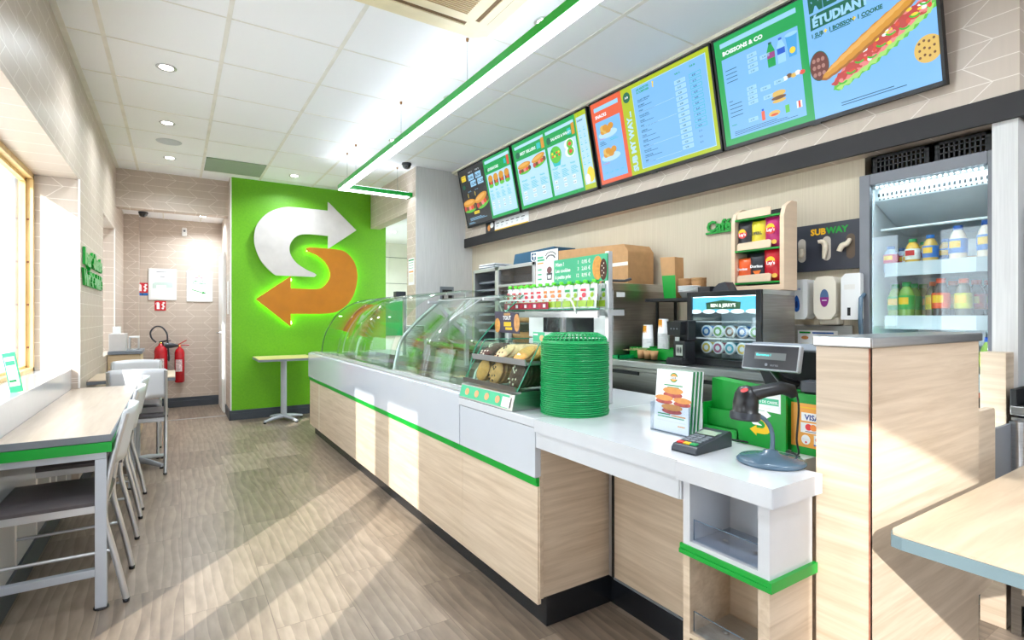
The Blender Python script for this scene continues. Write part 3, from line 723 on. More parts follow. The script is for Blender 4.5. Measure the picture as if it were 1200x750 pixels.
# wall table at the right edge
rt = thing('dining_table', 'pale oak table with grey blue edge jutting in at the right edge of the picture', 'table', (1.9, 0.2, 0))
m = MB(); c_ = 0.03
pts = [(-0.55, -0.40), (-0.55, 0.345 - c_), (-0.545, 0.335), (-0.52, 0.345), (0.62, 0.345), (0.62, -0.40)]
m.prism(pts, 0.742, 0.747, M_WOODTOP, axis='z'); m.build('table_top', rt)
m = MB(); m.prism([(-0.553, -0.403), (-0.553, 0.345 - c_), (-0.548, 0.338), (-0.52, 0.348), (0.623, 0.348), (0.623, -0.403)], 0.715, 0.7415, mat('grey_blue_edge', (112, 132, 138), 0.4), axis='z'); m.build('edge_band', rt, bevel=0.003)
m = MB(); m.tube([(0.1, -0.03, 0.05), (0.1, -0.03, 0.715)], 0.035, M_ALUP, 18); m.build('column', rt)
m = MB()
for k in range(4):
    a = k * PI / 2 + 0.7; m.tube([(0.1, -0.03, 0.045), (0.1 + 0.27 * math.cos(a), -0.03 + 0.27 * math.sin(a), 0.018)], [0.03, 0.018], M_ALUP, 10)
m.build('foot', rt)

# ================================================================== SEATING
bt = thing('bar_table', 'long window table with pale top, green apron and silver square legs', 'table', (-0.42, 3.73, 0))
m = MB(); m.box(-0.178, -0.95, 0.713, 0.187, 0.95, 0.735, M_WOODTOPY); m.build('table_top', bt)
m = MB(); m.box(-0.178, -0.955, 0.707, 0.192, -0.950, 0.735, M_GREYP); m.box(0.187, -0.95, 0.707, 0.192, 0.95, 0.735, M_GREYP); m.box(-0.178, 0.95, 0.707, 0.192, 0.955, 0.735, M_GREYP); m.box(-0.178, -0.95, 0.705, 0.187, 0.95, 0.7125, M_GREYP); m.build('edge_band', bt)
m = MB(); m.box(-0.178, -0.956, 0.662, 0.193, -0.938, 0.704, M_GREEN); m.box(0.178, -0.938, 0.662, 0.193, 0.956, 0.704, M_GREEN); m.build('green_band', bt)
m = MB(); m.box(-0.17, -0.94, 0.632, 0.175, -0.90, 0.661, M_ALUP); m.box(0.135, -0.90, 0.632, 0.175, 0.93, 0.661, M_ALUP); m.box(-0.17, 0.89, 0.632, 0.175, 0.93, 0.661, M_ALUP)
m.box(-0.17, -0.935, 0.14, 0.135, -0.905, 0.172, M_ALUP); m.build('frame', bt, bevel=0.002)
for x, y in ((0.155, -0.92), (0.155, 0.91)):
    m = MB(); m.box(x - 0.02, y - 0.02, 0.008, x + 0.02, y + 0.02, 0.632, M_ALUP); lg = m.build('leg', bt, bevel=0.002)
    m = MB().at(x, y, 0); m.lathe([(0.0, 0), (0.028, 0), (0.026, 0.008), (0, 0.008)], M_BLACK, 14); m.build('foot_cap', lg)
def chair(label, group=None):
    """local: seat faces +y, back at -y"""
    t = thing('dining_chair', label, 'chair', group=group)
    for s_ in (-1, 1):
        x = 0.180 * s_
        P = [(x * 0.98, -0.235, 0.012), (x, -0.215, 0.12), (x, -0.185, 0.26), (x, -0.163, 0.36), (x, -0.160, 0.43), (x, -0.170, 0.52), (x, -0.195, 0.65), (x, -0.235, 0.815)]
        m = MB(); m.hose(P, 0.0125, M_ALU, 12); lg = m.build('back_leg', t)
        m = MB().at(x * 0.98, -0.235, 0); m.lathe([(0, 0), (0.012, 0), (0.0135, 0.016), (0, 0.016)], M_BLACK, 12); m.build('foot_cap', lg)
        m = MB(); m.tube([(x * 0.95, 0.195, 0.012), (x * 0.95, 0.19, 0.425)], 0.0125, M_ALU, 12); lg = m.build('front_leg', t)
        m = MB().at(x * 0.95, 0.195, 0); m.lathe([(0, 0), (0.012, 0), (0.0135, 0.016), (0, 0.016)], M_BLACK, 12); m.build('foot_cap', lg)
        m = MB(); m.tube([(x * 0.96, 0.19, 0.235), (x, -0.19, 0.235)], 0.0075, M_ALU, 8); m.build('stretcher', t)
        m = MB(); m.box(x - 0.007, -0.165, 0.405, x + 0.007, 0.20, 0.437, M_ALU); m.build('side_rail', t, bevel=0.002)
    for y_ in (0.185, -0.165): MB().box(-0.172, y_, 0.405, 0.172, y_ + 0.015, 0.437, M_ALU).build('cross_rail', t, bevel=0.002)
    m = MB()
    def top(a, b):
        x = -0.195 + 0.39 * a; y = -0.17 + 0.385 * b
        e = min(a, 1 - a, b, 1 - b); k = min(1, e / 0.09)
        return (x, y, 0.452 + 0.022 * math.sin(k * PI / 2) + 0.006 * math.sin(a * PI) * math.sin(b * PI))
    m.sheet(top, 20, 20, M_SEAT); m.box(-0.195, -0.17, 0.438, 0.195, 0.215, 0.4525, M_SEAT); m.build('seat', t)
    m = MB(); H0, H1 = 0.60, 0.825
    def bk(a, b, o=0.0):
        x = -0.178 + 0.356 * a; z = H0 + (H1 - H0) * b + 0.012 * math.sin(a * PI) * (b - 0.3)
        y = -0.185 - 0.26 * (z - 0.60) * 0.78 - 0.035 * math.sin(a * PI) + o
        return (x, y, z)
    m.sheet(bk, 16, 6, M_BACKP); m.build('backrest', t, solid=0.010)
    return t
lab = 'silver tube chair with dark seat pad at the window table, '
c0 = chair(lab + 'nearest the camera', 'chairs along the window table'); c0.location = (-0.415, 2.99, 0); c0.rotation_euler = (0, 0, PI / 2)
dup(c0, (-0.415, 3.745, 0), (0, 0, PI / 2), lab + 'middle of the three')
dup(c0, (-0.415, 4.27, 0), (0, 0, PI / 2), lab + 'farthest of the three')
ca = dup(c0, (-0.245, 5.14, 0), (0, 0, 0), 'white backed chair with its back to the camera at the small far table'); ca['group'] = 'chairs at the small far table'
cb2 = dup(c0, (-0.30, 5.70, 0), (0, 0, PI), 'chair facing the camera on the far side of the small table'); cb2['group'] = 'chairs at the small far table'
t2 = thing('dining_table', 'small pale oak table on a single column beyond the window table', 'table', (-0.28, 5.31, 0))
def ped(t, w, d, h, arms, mt_top, ang0=PI / 4, r=0.03):
    m = MB(); m.box(-w, -d, h - 0.006, w, d, h, mt_top); m.build('table_top', t)
    m = MB(); m.box(-w - 0.003, -d - 0.003, h - 0.03, w + 0.003, d + 0.003, h - 0.0065, M_GREYP if mt_top is not M_CREAM else M_ALU); m.build('edge_band', t)
    m = MB(); m.tube([(0, 0, 0.05), (0, 0, h - 0.03)], r, M_ALUP, 18); m.build('column', t)
    for k in range(4):
        a = ang0 + k * PI / 2; c, s_ = math.cos(a), math.sin(a)
        m = MB(); m.tube([(0, 0, 0.055), (arms * 0.5 * c, arms * 0.5 * s_, 0.045), (arms * c, arms * s_, 0.022)], [0.028, 0.022, 0.016], M_ALUP, 10); ar = m.build('foot', t)
        m = MB().at(arms * c * 0.97, arms * s_ * 0.97, 0); m.lathe([(0, 0), (0.016, 0), (0.014, 0.014), (0, 0.014)], M_BLACK, 12); m.build('foot_cap', ar)
ped(t2, 0.275, 0.31, 0.75, 0.27, M_WOODTOP, r=0.035)
t3 = thing('dining_table', 'small square table with yellow wood top against the green wall', 'table', (1.08, 6.72, 0))
ped(t3, 0.30, 0.28, 0.752, 0.25, woodmat('honey_top', (0.8, 8, 8), (206, 188, 120), (226, 208, 150)), 0.45, 0.034)

# ================================================================== ON THE COUNTER AND DESK
# cookie display case
cc = thing('cookie_case', 'slanted glass cookie display case with steel base on the counter', 'display case', (1.19, 2.105, 0.831))
def kc(): return MB().at(-1.19, -2.105, -0.831)
m = kc(); m.prism([(1.188, 0.831), (1.205, 0.898), (1.235, 0.902), (1.235, 0.908), (1.62, 0.908), (1.62, 0.831)], 1.862, 2.35, M_STEEL); m.build('base', cc, bevel=0.002)
m = kc(); m.box(1.262, 1.875, 1.018, 1.50, 2.34, 1.026, M_ALU); m.prism([(1.262, 1.018), (1.257, 1.045), (1.262, 1.045), (1.268, 1.026)], 1.868, 2.345, M_ALU); m.build('upper_tray', cc)
m = kc(); m.prism([(1.212, 0.908), (1.208, 0.93), (1.213, 0.93), (1.218, 0.910)], 1.868, 2.345, M_STEEL); m.build('front_ledge', cc)
m = kc(); m.prism([(1.218, 0.912), (1.334, 1.108), (1.340, 1.108), (1.224, 0.912)], 1.868, 2.345, G_COUNT); m.build('front_glass', cc)
for y in (1.862, 2.345):
    m = kc(); m.prism([(1.215, 0.91), (1.335, 1.113), (1.61, 1.113), (1.61, 0.91)], y, y + 0.005, G_COUNT); sg = m.build('side_glass', cc)
    m = kc(); m.tube([(1.215, y + 0.0025, 0.91), (1.335, y + 0.0025, 1.113), (1.61, y + 0.0025, 1.113)], 0.003, G_EDGE, 6); m.build('glass_edge', sg)
m = kc(); m.box(1.335, 1.865, 1.108, 1.61, 2.348, 1.113, G_COUNT); m.build('top_glass', cc)
for y in (1.875, 2.335):
    m = kc(); m.box(1.49, y - 0.006, 0.905, 1.505, y + 0.006, 1.108, M_ALU); m.build('bracket', cc)
m = kc(); m.add([(1.188, 1.90, 0.838), (1.188, 2.345, 0.838), (1.2035, 2.345, 0.893), (1.2035, 1.90, 0.893)], [(0, 1, 2, 3)], M_MINT)
for k in range(4):
    y = 1.99 + k * 0.095; v = [(1.1885 + 0.277 * (zz - 0.838) - 0.002, y + 0.020 * math.cos(a), zz) for a in [2 * PI * q / 14 for q in range(14)] for zz in [0.866 + 0.016 * math.sin(a)]]
    m.add(v, [tuple(range(14))], mat('cookie_print', (232, 170, 120), 0.6))
m.add([(1.1865, 1.885, 0.842), (1.1865, 1.95, 0.842), (1.1985, 1.95, 0.884), (1.1985, 1.885, 0.884)], [(0, 1, 2, 3)], M_PAPER)
m.build('price_strip', cc)
M_CK = {'golden': mat('golden_cookie', (224, 160, 84), 0.85, var=0.16, scale=55, bump=0.8), 'chip': mat('chip_cookie', (214, 156, 98), 0.85, var=0.2, scale=70, bump=0.8),
        'dark': mat('dark_cookie', (82, 52, 42), 0.8, var=0.25, scale=60, bump=0.8), 'pale': mat('pale_cookie', (240, 196, 150), 0.85, var=0.1, scale=50, bump=0.7)}
M_CHOC = mat('chocolate_chip', (50, 30, 24), 0.5); M_WCH = mat('white_chip', (244, 234, 214), 0.5)
def cookie(kind, r=0.057):
    rr = random.Random(hash(kind) % 99 if False else len(kind) * 7)
    m = MB(); m.lathe([(0.0, -0.006), (r * 0.9, -0.006), (r, -0.002), (r * 0.96, 0.004), (r * 0.6, 0.009), (0.0, 0.010)], M_CK[kind], 22)
    o = m.build('cookie')
    cm_ = M_WCH if kind == 'dark' else M_CHOC
    if kind != 'golden':
        c = MB()
        for k in range(11):
            a = rr.random() * 6.28; q = r * 0.85 * math.sqrt(rr.random())
            c.at(q * math.cos(a), q * math.sin(a), 0.0075, rz=a).box(-0.0045, -0.0035, -0.002, 0.0045, 0.0035, 0.004, cm_)
        c.build('chips', o, bevel=0.001)
    return o
protos = {}
def put_cookie(kind, label, group, loc, rot):
    if kind not in protos: protos[kind] = cookie(kind); o = protos[kind]
    else: o = dup(protos[kind])
    tag(o, label, 'cookie', group); o.location = loc; o.rotation_euler = rot
for (kind, y, n, lab_, r0) in (('golden', 2.275, 3, 'golden cookie standing at the left of the lower tray', 1.285), ('chip', 2.135, 6, 'chocolate chip cookie in the middle row of the lower tray', 1.275), ('dark', 1.955, 9, 'dark chocolate cookie with white chips in the right row of the lower tray', 1.275)):
    for k in range(n):
        put_cookie(kind, lab_, lab_.replace('cookie ', 'cookies ', 1), (r0 + k * 0.021, y, 0.908 + 0.058), (0, -1.22, 0.12 * (k % 2)))
for (kind, y, n, lab_) in (('dark', 2.28, 4, 'dark cookie lying at the left of the upper tray'), ('pale', 2.14, 7, 'pale cookie leaning in the middle of the upper tray'), ('golden', 1.97, 8, 'golden yellow cookie leaning at the right of the upper tray')):
    for k in range(n):
        put_cookie(kind, lab_, lab_.replace('cookie ', 'cookies ', 1), (1.325 + k * 0.022, y - 0.008 * (k % 3), 1.026 + 0.036), (0, -0.62, 0.2 * (k % 2)))
# small cards on the case
t = thing('promo_card', 'dark promotional card with cookie pictures clipped above the cookie case', 'card', (1.44, 2.30, 1.114), WEST)
m = MB(); m.box(-0.004, 0.004, 0, 0.004, 0.010, 0.03, M_ALU); m.build('clip', t)
m = MB(); m.prism([(-0.115, 0.035), (0.115, 0.03), (0.108, 0.135), (-0.125, 0.145)], -0.001, 0.002, mat('aubergine_card', (62, 54, 76), 0.5))
m.ell(-0.095, 0.07, 0.028, 0.038, M_CK['golden'], 1, -0.001); m.ell(0.092, 0.085, 0.027, 0.045, M_CK['chip'], 1, -0.001)
m.text('TOUT', 0, 0.100, 0.028, M_PAPER, 2, -0.001, 0.03, align='CENTER'); m.rect(-0.03, 0.066, 0.04, 0.088, M_YEL, 2, -0.001); m.rect(-0.015, 0.048, 0.05, 0.061, M_YEL, 2, -0.001); m.rect(-0.03, 0.122, 0.03, 0.134, M_KRAFT, 2, -0.001)
m.build('card', t)
t = thing('price_card', 'small mint price card on top of the cookie case', 'card', (1.40, 1.96, 1.114), WEST)
m = MB(); m.box(-0.05, 0, 0, 0.04, 0.002, 0.045, M_MINT); m.ell(0.02, 0.018, 0.018, 0.014, M_CK['pale'], 2, 0); m.rect(-0.045, 0.03, -0.01, 0.038, M_PAPER, 2); m.build('card', t)
t = thing('price_card', 'green price card beside the upper cookie tray near the baskets', 'card', (1.40, 1.853, 0.985), WEST)
m = MB(); m.box(-0.02, 0, 0, 0.07, 0.002, 0.03, M_GREENP); m.rect(-0.012, 0.008, -0.002, 0.024, M_PAPER, 2); m.build('card', t)
# pouch stand
ps = thing('pouch_stand', 'silver stand holding a glass shelf of drink pouches and a green price sign', 'stand', (1.66, 2.2, 0.83))
def pm(): return MB().at(-1.66, -2.2, -0.83)
for y in (1.80, 2.14):
    m = pm(); m.box(1.665, y - 0.012, 0.855 if y > 2.3 else 0.831, 1.69, y + 0.012, 1.53 if y < 2 else 1.30, M_ALU); m.build('upright', ps, bevel=0.002)
m = pm(); m.box(1.60, 1.78, 1.262, 1.76, 2.62, 1.268, G_COUNT); m.tube([(1.60, 1.78, 1.265), (1.60, 2.62, 1.265)], 0.003, G_EDGE, 6); m.build('glass_shelf', ps)
m = pm(); m.box(1.75, 1.79, 1.235, 1.765, 2.60, 1.262, M_ALU); m.box(1.66, 1.79, 1.235, 1.75, 1.805, 1.262, M_ALU); m.box(1.60, 1.79, 1.225, 1.612, 2.60, 1.255, M_ALU); m.build('shelf_frame', ps)
m = pm(); m.tube([(1.60, 2.60, 1.245), (1.575, 2.60, 1.30), (1.57, 2.585, 1.315), (1.57, 2.52, 1.318), (1.57, 2.02, 1.318), (1.57, 1.955, 1.315), (1.575, 1.94, 1.30), (1.60, 1.94, 1.245)], 0.0045, M_WP, 8); m.build('guard_rail', ps)
t = thing('price_sign', 'green sign with cookie prices standing above the drink pouches', 'sign', (1.655, 2.185, 1.395), WEST)
m = MB(); m.box(0, 0, 0, 0.40, 0.004, 0.125, M_GREENP); m.rect(0, 0, 0.40, 0.125, mat('mint_green_print', (62, 184, 134), 0.4), 1)
for k, tx in enumerate(('Miam !', 'Les cookies', 'à petits prix')): m.text(tx, 0.012, 0.092 - k * 0.032, 0.026, M_PAPER, 2, bold=0.03)
for k, tx in enumerate(('1   0,95 €', '3   2,65 €', '12   8,95 €')): m.text(tx, 0.285, 0.092 - k * 0.032, 0.024, M_PAPER, 2, bold=0.02, align='RIGHT')
m.ell(0.335, 0.062, 0.036, 0.056, M_CK['golden'], 2); m.ell(0.375, 0.052, 0.024, 0.05, M_CK['dark'], 3)
for q in range(6): m.ell(0.366 + 0.012 * (q % 2), 0.025 + q * 0.011, 0.003, 0.004, M_WCH, 4, n=6)
m.build('panel', t)
t = thing('menu_card', 'white card with printed ice cream tub beside the green cookie price sign', 'card', (1.67, 2.37, 1.395), WEST)
m = MB(); m.box(0, 0, 0, 0.195, 0.003, 0.19, M_PAPER)
m.rect(0.015, 0.150, 0.07, 0.160, M_MINT, 2); m.rect(0.015, 0.135, 0.08, 0.145, M_MINT, 2); m.rect(0.015, 0.12, 0.07, 0.127, M_ORPAP, 2)
for k in range(3): m.rect(0.02, 0.085 - k * 0.026, 0.055, 0.093 - k * 0.026, M_MINT, 2); m.rect(0.02, 0.077 - k * 0.026, 0.06, 0.081 - k * 0.026, M_CGRID, 2)
for q in range(9): a = 0.35 + q * 0.3; m.ell(0.135 + 0.038 * math.cos(a), 0.138 + 0.022 * math.sin(a), 0.0055, 0.0045, M_TXT, 2, n=8); m.ell(0.135 + 0.045 * math.cos(a), 0.152 + 0.025 * math.sin(a), 0.005, 0.004, M_TXT, 2, n=8)
m.poly([(0.105, 0.030), (0.145, 0.030), (0.150, 0.066), (0.100, 0.066)], M_TXT, 2); m.poly([(0.112, 0.036), (0.138, 0.036), (0.142, 0.056), (0.108, 0.056)], M_PAPER, 3); m.ell(0.125, 0.082, 0.022, 0.018, mat('scoop_print', (120, 70, 70), 0.6), 2)
m.build('panel', t)
# drink pouches
M_POU = [mat('pouch_white_foil', (232, 238, 236), 0.25, 0.1), mat('pouch_berry', (216, 40, 60), 0.35), mat('pouch_orange', (240, 130, 50), 0.35), mat('pouch_lime', (160, 196, 50), 0.35)]
M_CAP = mat('lime_cap', (90, 210, 40), 0.35)
def pouch(kind):
    t = thing('drink_pouch', '', 'pouch')
    m = MB()
    def f(a, b, s_):
        w = 0.031 * (1 - 0.35 * max(0, b - 0.75) * 4 * 0.6); x = (a - 0.5) * 2 * w; z = 0.115 * b
        th = 0.013 * (1 - b * 0.8) * math.sin(a * PI) ** 0.6 if 0 < a < 1 else 0
        return (x, -s_ * th, z)
    m.sheet(lambda a, b: f(a, b, 1), 8, 6, M_POU[0]); m.sheet(lambda a, b: f(1 - a, b, -1), 8, 6, M_POU[0]); m.build('body', t)
    c1, c2 = {'r': (M_POU[1], M_POU[1]), 'o': (M_POU[2], M_POU[3]), 'g': (M_POU[3], M_POU[3])}[kind]
    m = MB(); m.rect(-0.026, 0.006, 0.026, 0.036, c2 if kind != 'r' else M_POU[3], 1, -0.0125); m.ell(0.006, 0.062, 0.014, 0.012, c1, 1, -0.0115, n=10); m.ell(-0.012, 0.045, 0.009, 0.008, c1, 2, -0.0125, n=9); m.rect(-0.018, 0.080, 0.014, 0.092, c1 if kind != 'g' else M_TXTG, 1, -0.009); m.build('print', t)
    m = MB().at(0, 0, 0.113); m.lathe([(0.006, 0), (0.006, 0.008)], M_WP, 10); m.lathe([(0.011, 0.006), (0.012, 0.018), (0.009, 0.022), (0, 0.022)], M_CAP, 10); m.build('cap', t)
    return t
pp = {k: None for k in 'rog'}
pl = {'r': ('white pouch with red berry print and green cap on the glass shelf', 'berry drink pouches'), 'o': ('white pouch with orange fruit print and green cap on the glass shelf', 'orange drink pouches'), 'g': ('white pouch with lime print and green cap on the glass shelf', 'lime drink pouches')}
for row in range(2):
    for k in range(13):
        y = 2.575 - k * 0.060 - 0.02 * row; kind = 'r' if k < 6 else ('o' if k < 9 else ('g' if k != 11 else 'r'))
        if pp[kind] is None: pp[kind] = pouch(kind); o = pp[kind]
        else: o = dup(pp[kind])
        o['label'] = pl[kind][0]; o['group'] = pl[kind][1]
        o.location = (1.625 + 0.055 * row, y, 1.2695); o.rotation_euler = (-0.06 if k < 9 else -0.1, 0.0, WEST + (0.15 if k % 2 else -0.1))
m = MB(); m.box(-0.001, -0.21, 0.0, 0.003, 0.21, 0.035, mat('berry_strip', (170, 20, 60), 0.4))
for k in range(9): m.box(-0.0018, -0.19 + k * 0.043, 0.008, -0.001, -0.168 + k * 0.043, 0.026, M_POU[1] if k % 2 else M_PAPER)
tag(m.build('shelf_label'), 'berry red label strip at the foot of the drink pouches', 'label', loc=(1.597, 2.37, 1.2685))
# stack of green baskets
def basket(top):
    m = MB(); R = 0.141
    m.lathe([(R, 0), (R + 0.002, 0.002), (R + 0.001, 0.005), (R - 0.004, 0.0055), (R - 0.006, 0.0035)], M_GREENP, 44)
    if top:
        m.lathe([(R - 0.005, 0.003), (R - 0.008, 0.014)], M_GREENP, 44); m.lathe([(R - 0.045, 0.040), (R - 0.048, 0.043), (R - 0.06, 0.043)], M_GREENP, 44)
        for k in range(44):
            a = 2 * PI * k / 44; c, s_ = math.cos(a), math.sin(a)
            m.tube([((R - 0.008) * c, (R - 0.008) * s_, 0.013), ((R - 0.014) * c, (R - 0.014) * s_, 0.025), ((R - 0.045) * c, (R - 0.045) * s_, 0.041)], 0.0028, M_GREENP, 5)
        for rr_, z in ((R - 0.012, 0.021), (R - 0.026, 0.032)): m.tube([(rr_ * math.cos(2 * PI * j / 40), rr_ * math.sin(2 * PI * j / 40), z) for j in range(40)], 0.0022, M_GREENP, 5, closed=True)
        for k in range(9):
            x = -0.08 + 0.02 * k; h = math.sqrt(max(0, 0.095 ** 2 - x * x)); m.box(x - 0.002, -h, 0.041, x + 0.002, h, 0.0435, M_GREENP); m.box(-h, x - 0.002, 0.041, h, x + 0.002, 0.0435, M_GREENP)
    else:
        m.lathe([(R - 0.006, 0.0035), (R - 0.010, 0.012), (R - 0.03, 0.022)], M_GREENP, 44)
    return m.build('basket')
bk0 = None
nb = 34
for k in range(nb):
    if bk0 is None: bk0 = basket(False); o = bk0
    else: o = dup(bk0)
    tag(o, 'round green plastic basket in the tall upturned stack beside the cookie case', 'basket', 'stacked green baskets', loc=(1.408 + 0.0012 * math.sin(k * 1.7), 1.717 + 0.0012 * math.cos(k * 2.3), 0.8308 + 0.0085 * k), rz=0)
tag(basket(True), 'topmost upturned green lattice basket of the tall stack', 'basket', loc=(1.408, 1.717, 0.8308 + 0.0085 * nb))
m = MB().at(0, 0, 0.012, rx=PI / 2); m.lathe([(0.012, -0.012), (0.028, -0.012), (0.030, 0.0), (0.028, 0.012), (0.012, 0.012), (0.012, -0.012)], mat('olive_tape', (116, 120, 50), 0.5), 20)
tag(m.build('tape_roll'), 'small olive tape roll on the desk behind the baskets', 'tape', loc=(1.73, 1.93, 0.848), rz=0.9)
# leaflets in a clear holder
lh = thing('leaflet_holder', 'clear acrylic leaflet holder on the white desk', 'holder', (1.425, 1.23, 0.8305), WEST)
m = MB(); m.box(-0.083, 0.0, 0, 0.083, 0.06, 0.003, G_ACR); m.prism([(-0.083, 0.003), (0.083, 0.003), (0.083, 0.10), (-0.083, 0.10)], -0.003, 0, G_ACR); m.box(-0.083, 0, 0, -0.080, 0.06, 0.1, G_ACR); m.box(0.080, 0, 0, 0.083, 0.06, 0.1, G_ACR)
m.tube([(-0.083, -0.001, 0.002), (0.083, -0.001, 0.002)], 0.0015, M_BLUEGREY, 6); m.tube([(0.083, 0.0, 0.10), (0.083, -0.001, 0.002), (0.083, 0.06, 0.002)], 0.0012, M_BLUEGREY, 6); m.build('holder', lh)
M_BUN = mat('bun_print', (222, 150, 80), 0.6, var=0.12, scale=40); M_HAM = mat('ham_print', (186, 84, 76), 0.6, var=0.3, scale=60)
M_EDGEG = mat('leaflet_green_back', (40, 140, 80), 0.5)
lf0 = None
for k in range(7):
    m = MB(); m.box(-0.076, 0.0005, 0, 0.076, 0.0045, 0.212, M_EDGEG if k % 2 else M_PAPER)
    if k == 0:
        m.box(-0.076, 0, 0, 0.076, 0.0005, 0.212, M_PAPER)
        for (u, w, hw, hh) in ((0.0, 0.135, 0.044, 0.012), (-0.036, 0.108, 0.040, 0.010), (0.042, 0.106, 0.038, 0.010), (0.0, 0.078, 0.046, 0.011)):
            m.ell(u, w - hh * 0.7, hw * 0.95, hh * 0.9, M_HAM, 1, n=14); m.ell(u, w + hh * 0.5, hw, hh, M_BUN, 2, n=16)
        m.ell(0, 0.186, 0.017, 0.017, M_TXTG, 1); m.ell(0, 0.186, 0.0135, 0.0135, M_ORPAP, 2); m.rect(-0.027, 0.181, 0.027, 0.190, M_PAPER, 3); m.text('CLUB', 0, 0.1825, 0.009, M_TXT, 4, align='CENTER', bold=0.02)
        for w, a, b, mt in ((0.157, -0.04, 0.04, M_TXTG), (0.150, -0.025, 0.025, M_TXTG), (0.056, -0.06, -0.005, M_TXTG), (0.054, 0.0, 0.06, M_ORPAP), (0.047, -0.06, 0.055, M_TXTG), (0.034, -0.062, 0.062, M_CGRID), (0.022, 0.03, 0.06, M_ORPAP)): m.rect(a, w, b, w + 0.004, mt, 1)
    o = m.build('leaflet'); tag(o, 'front leaflet showing stacked sandwiches in the clear desk holder' if k == 0 else 'leaflet behind the front one in the clear desk holder', 'leaflet', 'leaflets in the desk holder', loc=(1.430 + 0.0062 * k, 1.23 - 0.0022 * k, 0.834), rz=WEST, rx=-0.10)
# card terminal
te = thing('card_terminal', 'dark grey card payment terminal with red yellow green keys on the desk', 'card terminal', (1.345, 1.035, 0.8305), 0.08)
m = MB(); m.prism([(-0.095, 0.0), (-0.095, 0.012), (-0.085, 0.022), (0.02, 0.036), (0.085, 0.048), (0.095, 0.040), (0.095, 0.0)], -0.041, 0.041, M_DGREY); m.build('body', te, bevel=0.006, seg=3)
def tilt(): return MB().at(0, 0, 0.0345, ry=-0.132)
m = tilt(); m.box(-0.083, -0.036, -0.002, 0.015, 0.036, 0.0, mat('terminal_keypad', (44, 48, 56), 0.4)); m.build('keypad', te)
for r in range(4):
    for c in range(3):
        m = tilt(); m.box(-0.055 + r * 0.017, -0.030 + c * 0.021, 0.0, -0.043 + r * 0.017, -0.013 + c * 0.021, 0.003, M_GREYP); m.build('key', te)
for c, mt in enumerate((M_RED, M_YEL, M_GREENP)):
    m = tilt(); m.box(-0.080, 0.034 - c * 0.0225 - 0.020, 0.0, -0.066, 0.034 - c * 0.0225, 0.0035, mt); m.build('key', te)
m = tilt(); m.box(0.020, -0.030, 0.001, 0.058, 0.030, 0.003, mat('lcd_screen', (150, 170, 150), 0.1)); m.rect(0, 0, 0, 0, M_PAPER); m.build('screen', te)
m = MB(); m.hose([(0.095, 0.0, 0.02), (0.13, -0.01, 0.012), (0.17, -0.08, 0.004), (0.15, -0.19, 0.004), (0.12, -0.23, 0.004)], 0.003, M_BLACK, 8); m.build('cable', te)
# barcode scanner on its stand
sc = thing('barcode_scanner', 'black hand scanner resting on a blue grey round gooseneck stand', 'scanner', (1.376, 0.835, 0.8305))
m = MB(); m.lathe([(0.0, 0.0), (0.086, 0.0), (0.088, 0.006), (0.080, 0.013), (0.040, 0.020), (0.022, 0.026), (0.017, 0.034), (0.0, 0.036)], M_BLUEGREY, 36); m.build('stand_base', sc)
m = MB(); m.hose([(0.006, 0.0, 0.03), (0.008, 0.0, 0.07), (0.000, 0.004, 0.10), (-0.018, 0.014, 0.122), (-0.04, 0.026, 0.130), (-0.058, 0.038, 0.130)], 0.0062, M_BLUEGREY, 10); m.build('gooseneck', sc)
m = MB().at(-0.058, 0.040, 0.115, ry=0.10); m.lathe([(0.0, 0.002), (0.036, 0.0), (0.039, 0.004), (0.038, 0.022), (0.033, 0.024), (0.033, 0.05), (0.030, 0.072), (0.020, 0.090), (0.0, 0.096)], M_BLACK, 28); m.build('scan_head', sc)
m = MB().at(-0.058, 0.040, 0.115, ry=0.10); m.lathe([(0.0395, 0.004), (0.0395, 0.022)], M_DGREY, 28); m.build('window_band', sc)
m = MB(); m.tube([(-0.045, 0.032, 0.185), (-0.01, 0.012, 0.195), (0.03, -0.012, 0.203), (0.052, -0.025, 0.196), (0.060, -0.030, 0.180)], [0.023, 0.018, 0.018, 0.019, 0.012], M_BLACK, 16); m.build('handle', sc)
m = MB(); m.hose([(0.058, -0.028, 0.19), (0.075, -0.03, 0.18), (0.085, -0.03, 0.14), (0.075, -0.03, 0.06), (0.085, -0.03, 0.02), (0.10, -0.01, 0.004)], 0.0028, M_BLACK, 8); m.build('cable', sc)
m = MB().at(-0.085, 0.022, 0.198, ry=-0.5); m.disc(0, 0, 0.004, 0.010, M_RED, axis='z'); m.build('badge', sc)
